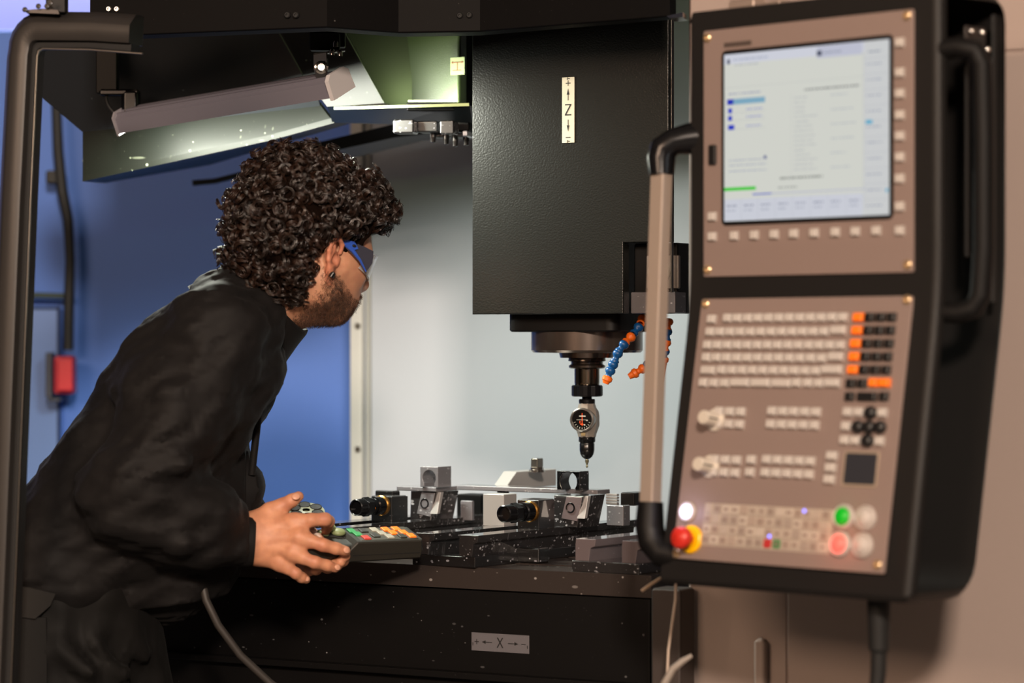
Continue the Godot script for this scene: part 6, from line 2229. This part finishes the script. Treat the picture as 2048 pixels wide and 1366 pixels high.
	while bx.size() < 3000 and tries < 400000:
		tries += 1
		var vi := r.randi() % nv
		var p := body.v[vi]
		if p.y < 1.25: continue
		var q := inv * p
		if q.z < -0.02 or q.distance_to(Vector3.ZERO) > 0.17: continue
		var dens := beard(q)
		if q.y > 0.022 and q.y < 0.034 and q.x > 0.075 and absf(q.z) < 0.05 and q.z > 0.012: dens = 1.0
		if r.randf() > dens: continue
		var nn := body.n[vi]
		var dn := (head_xf.basis * V3(-0.1, -1, 0)).normalized()
		dn = (dn - nn * dn.dot(nn) + V3(r.randfn(), r.randfn(), r.randfn()) * 0.3).normalized()
		var zz := dn.cross(nn).normalized()
		var yy := zz.cross(dn).normalized()
		bx.append(T(Basis(dn, yy, zz) * Basis.from_scale(Vector3.ONE * r.randf_range(0.7, 1.3)), p))
	var bmm := MultiMesh.new()
	bmm.transform_format = MultiMesh.TRANSFORM_3D
	bmm.mesh = bmesh
	bmm.instance_count = bx.size()
	for i in bx.size():
		bmm.set_instance_transform(i, who.global_transform.affine_inverse() * bx[i])
	var bi := MultiMeshInstance3D.new()
	bi.name = "beard"
	who.add_child(bi, true)
	bi.multimesh = bmm
	bi.material_override = mat("#4a3122", 0.45)
	bi.set_meta("kind", "stuff")

func glasses() -> void:
	var g := thing("safety_glasses", "clear wraparound safety glasses with blue temples on the man's face", "glasses", H(0.1, 0.0, 0.0))
	var hb := head_xf.basis.orthonormalized()
	# lens: curved band round the front, in head space
	var outline := []
	var N := 28
	for i in N + 1:
		var a := lerpf(-1.0, 1.0, float(i) / N)
		var ang := a * 1.32
		var x := 0.045 + 0.078 * cos(ang) - 0.0
		var z := 0.078 * sin(ang)
		var hgt := lerpf(0.026, 0.016, pow(absf(a), 3.0))
		var low := hgt * (1.0 if absf(a) > 0.13 else 0.45)
		outline.append([V3(x, 0.014, z), V3(cos(ang), 0.0, sin(ang)), hgt, low])
	var m := MB.new()
	for i in N:
		var A: Array = outline[i]
		var B: Array = outline[i + 1]
		var q := []
		for w in [[A, 1.0], [B, 1.0], [B, -1.0], [A, -1.0]]:
			var c: Vector3 = w[0][0]
			var h: float = w[0][2] * 0.75 if w[1] > 0 else w[0][3]
			q.append(H(c.x + (0.002 if w[1] > 0 else -0.008), c.y + h * w[1], c.z))
		m.quad(q[0], q[1], q[2], q[3], hb * A[1], hb * B[1], hb * B[1], hb * A[1])
	var gl := mat("#e8eef4", 0.05)
	gl.transparency = BaseMaterial3D.TRANSPARENCY_ALPHA
	gl.albedo_color = Color(0.86, 0.89, 0.93, 0.34)
	obj("lens", m, gl, g)
	m = MB.new()
	var rimp := PackedVector3Array()
	for i in N + 1:
		var c: Vector3 = outline[i][0]
		rimp.append(H(c.x + 0.002, c.y + outline[i][2] * 0.75, c.z))
	m.tube(rimp, 0.0011, 6)
	rimp = PackedVector3Array()
	for i in N + 1:
		var c: Vector3 = outline[i][0]
		rimp.append(H(c.x - 0.008, c.y - outline[i][3], c.z))
	m.tube(rimp, 0.0008, 6)
	var rg := mat("#c8d0d8", 0.15)
	rg.transparency = BaseMaterial3D.TRANSPARENCY_ALPHA
	rg.albedo_color = Color(0.8, 0.84, 0.88, 0.55)
	obj("lens_rim", m, rg, g)
	for s: float in [-1.0, 1.0]:
		m = MB.new()
		m.plate([H(0.016, 0.036, 0.0815 * s), H(0.045, 0.037, 0.083 * s), H(0.076, 0.033, 0.079 * s), H(0.08, 0.012, 0.077 * s), H(0.07, -0.006, 0.079 * s), H(0.05, 0.008, 0.082 * s), H(0.018, 0.024, 0.0815 * s)], hb * V3(0, 0, 0.0025 * s))
		obj("temple_pad", m, mat("#3a3b48", 0.3), g)
		m = MB.new()
		m.tube(PackedVector3Array([H(0.012, 0.031, 0.083 * s), H(0.03, 0.0235, 0.0855 * s), H(0.05, 0.01, 0.085 * s), H(0.069, -0.006, 0.0815 * s)]), PackedFloat32Array([0.0036, 0.0034, 0.0022, 0.0012]), 12)
		m.plate([H(0.008, 0.038, 0.083 * s), H(0.03, 0.0385, 0.085 * s), H(0.04, 0.028, 0.0855 * s), H(0.03, 0.023, 0.0855 * s), H(0.01, 0.028, 0.0835 * s)], hb * V3(0, 0, 0.003 * s))
		obj("temple", m, mat("#2f55b5", 0.22), g)
		m = MB.new()
		m.ball(H(0.03, 0.031, 0.089 * s), V3(0.004, 0.0025, 0.0016), 12, hb)
		obj("temple_slot", m, M.rubber, g)
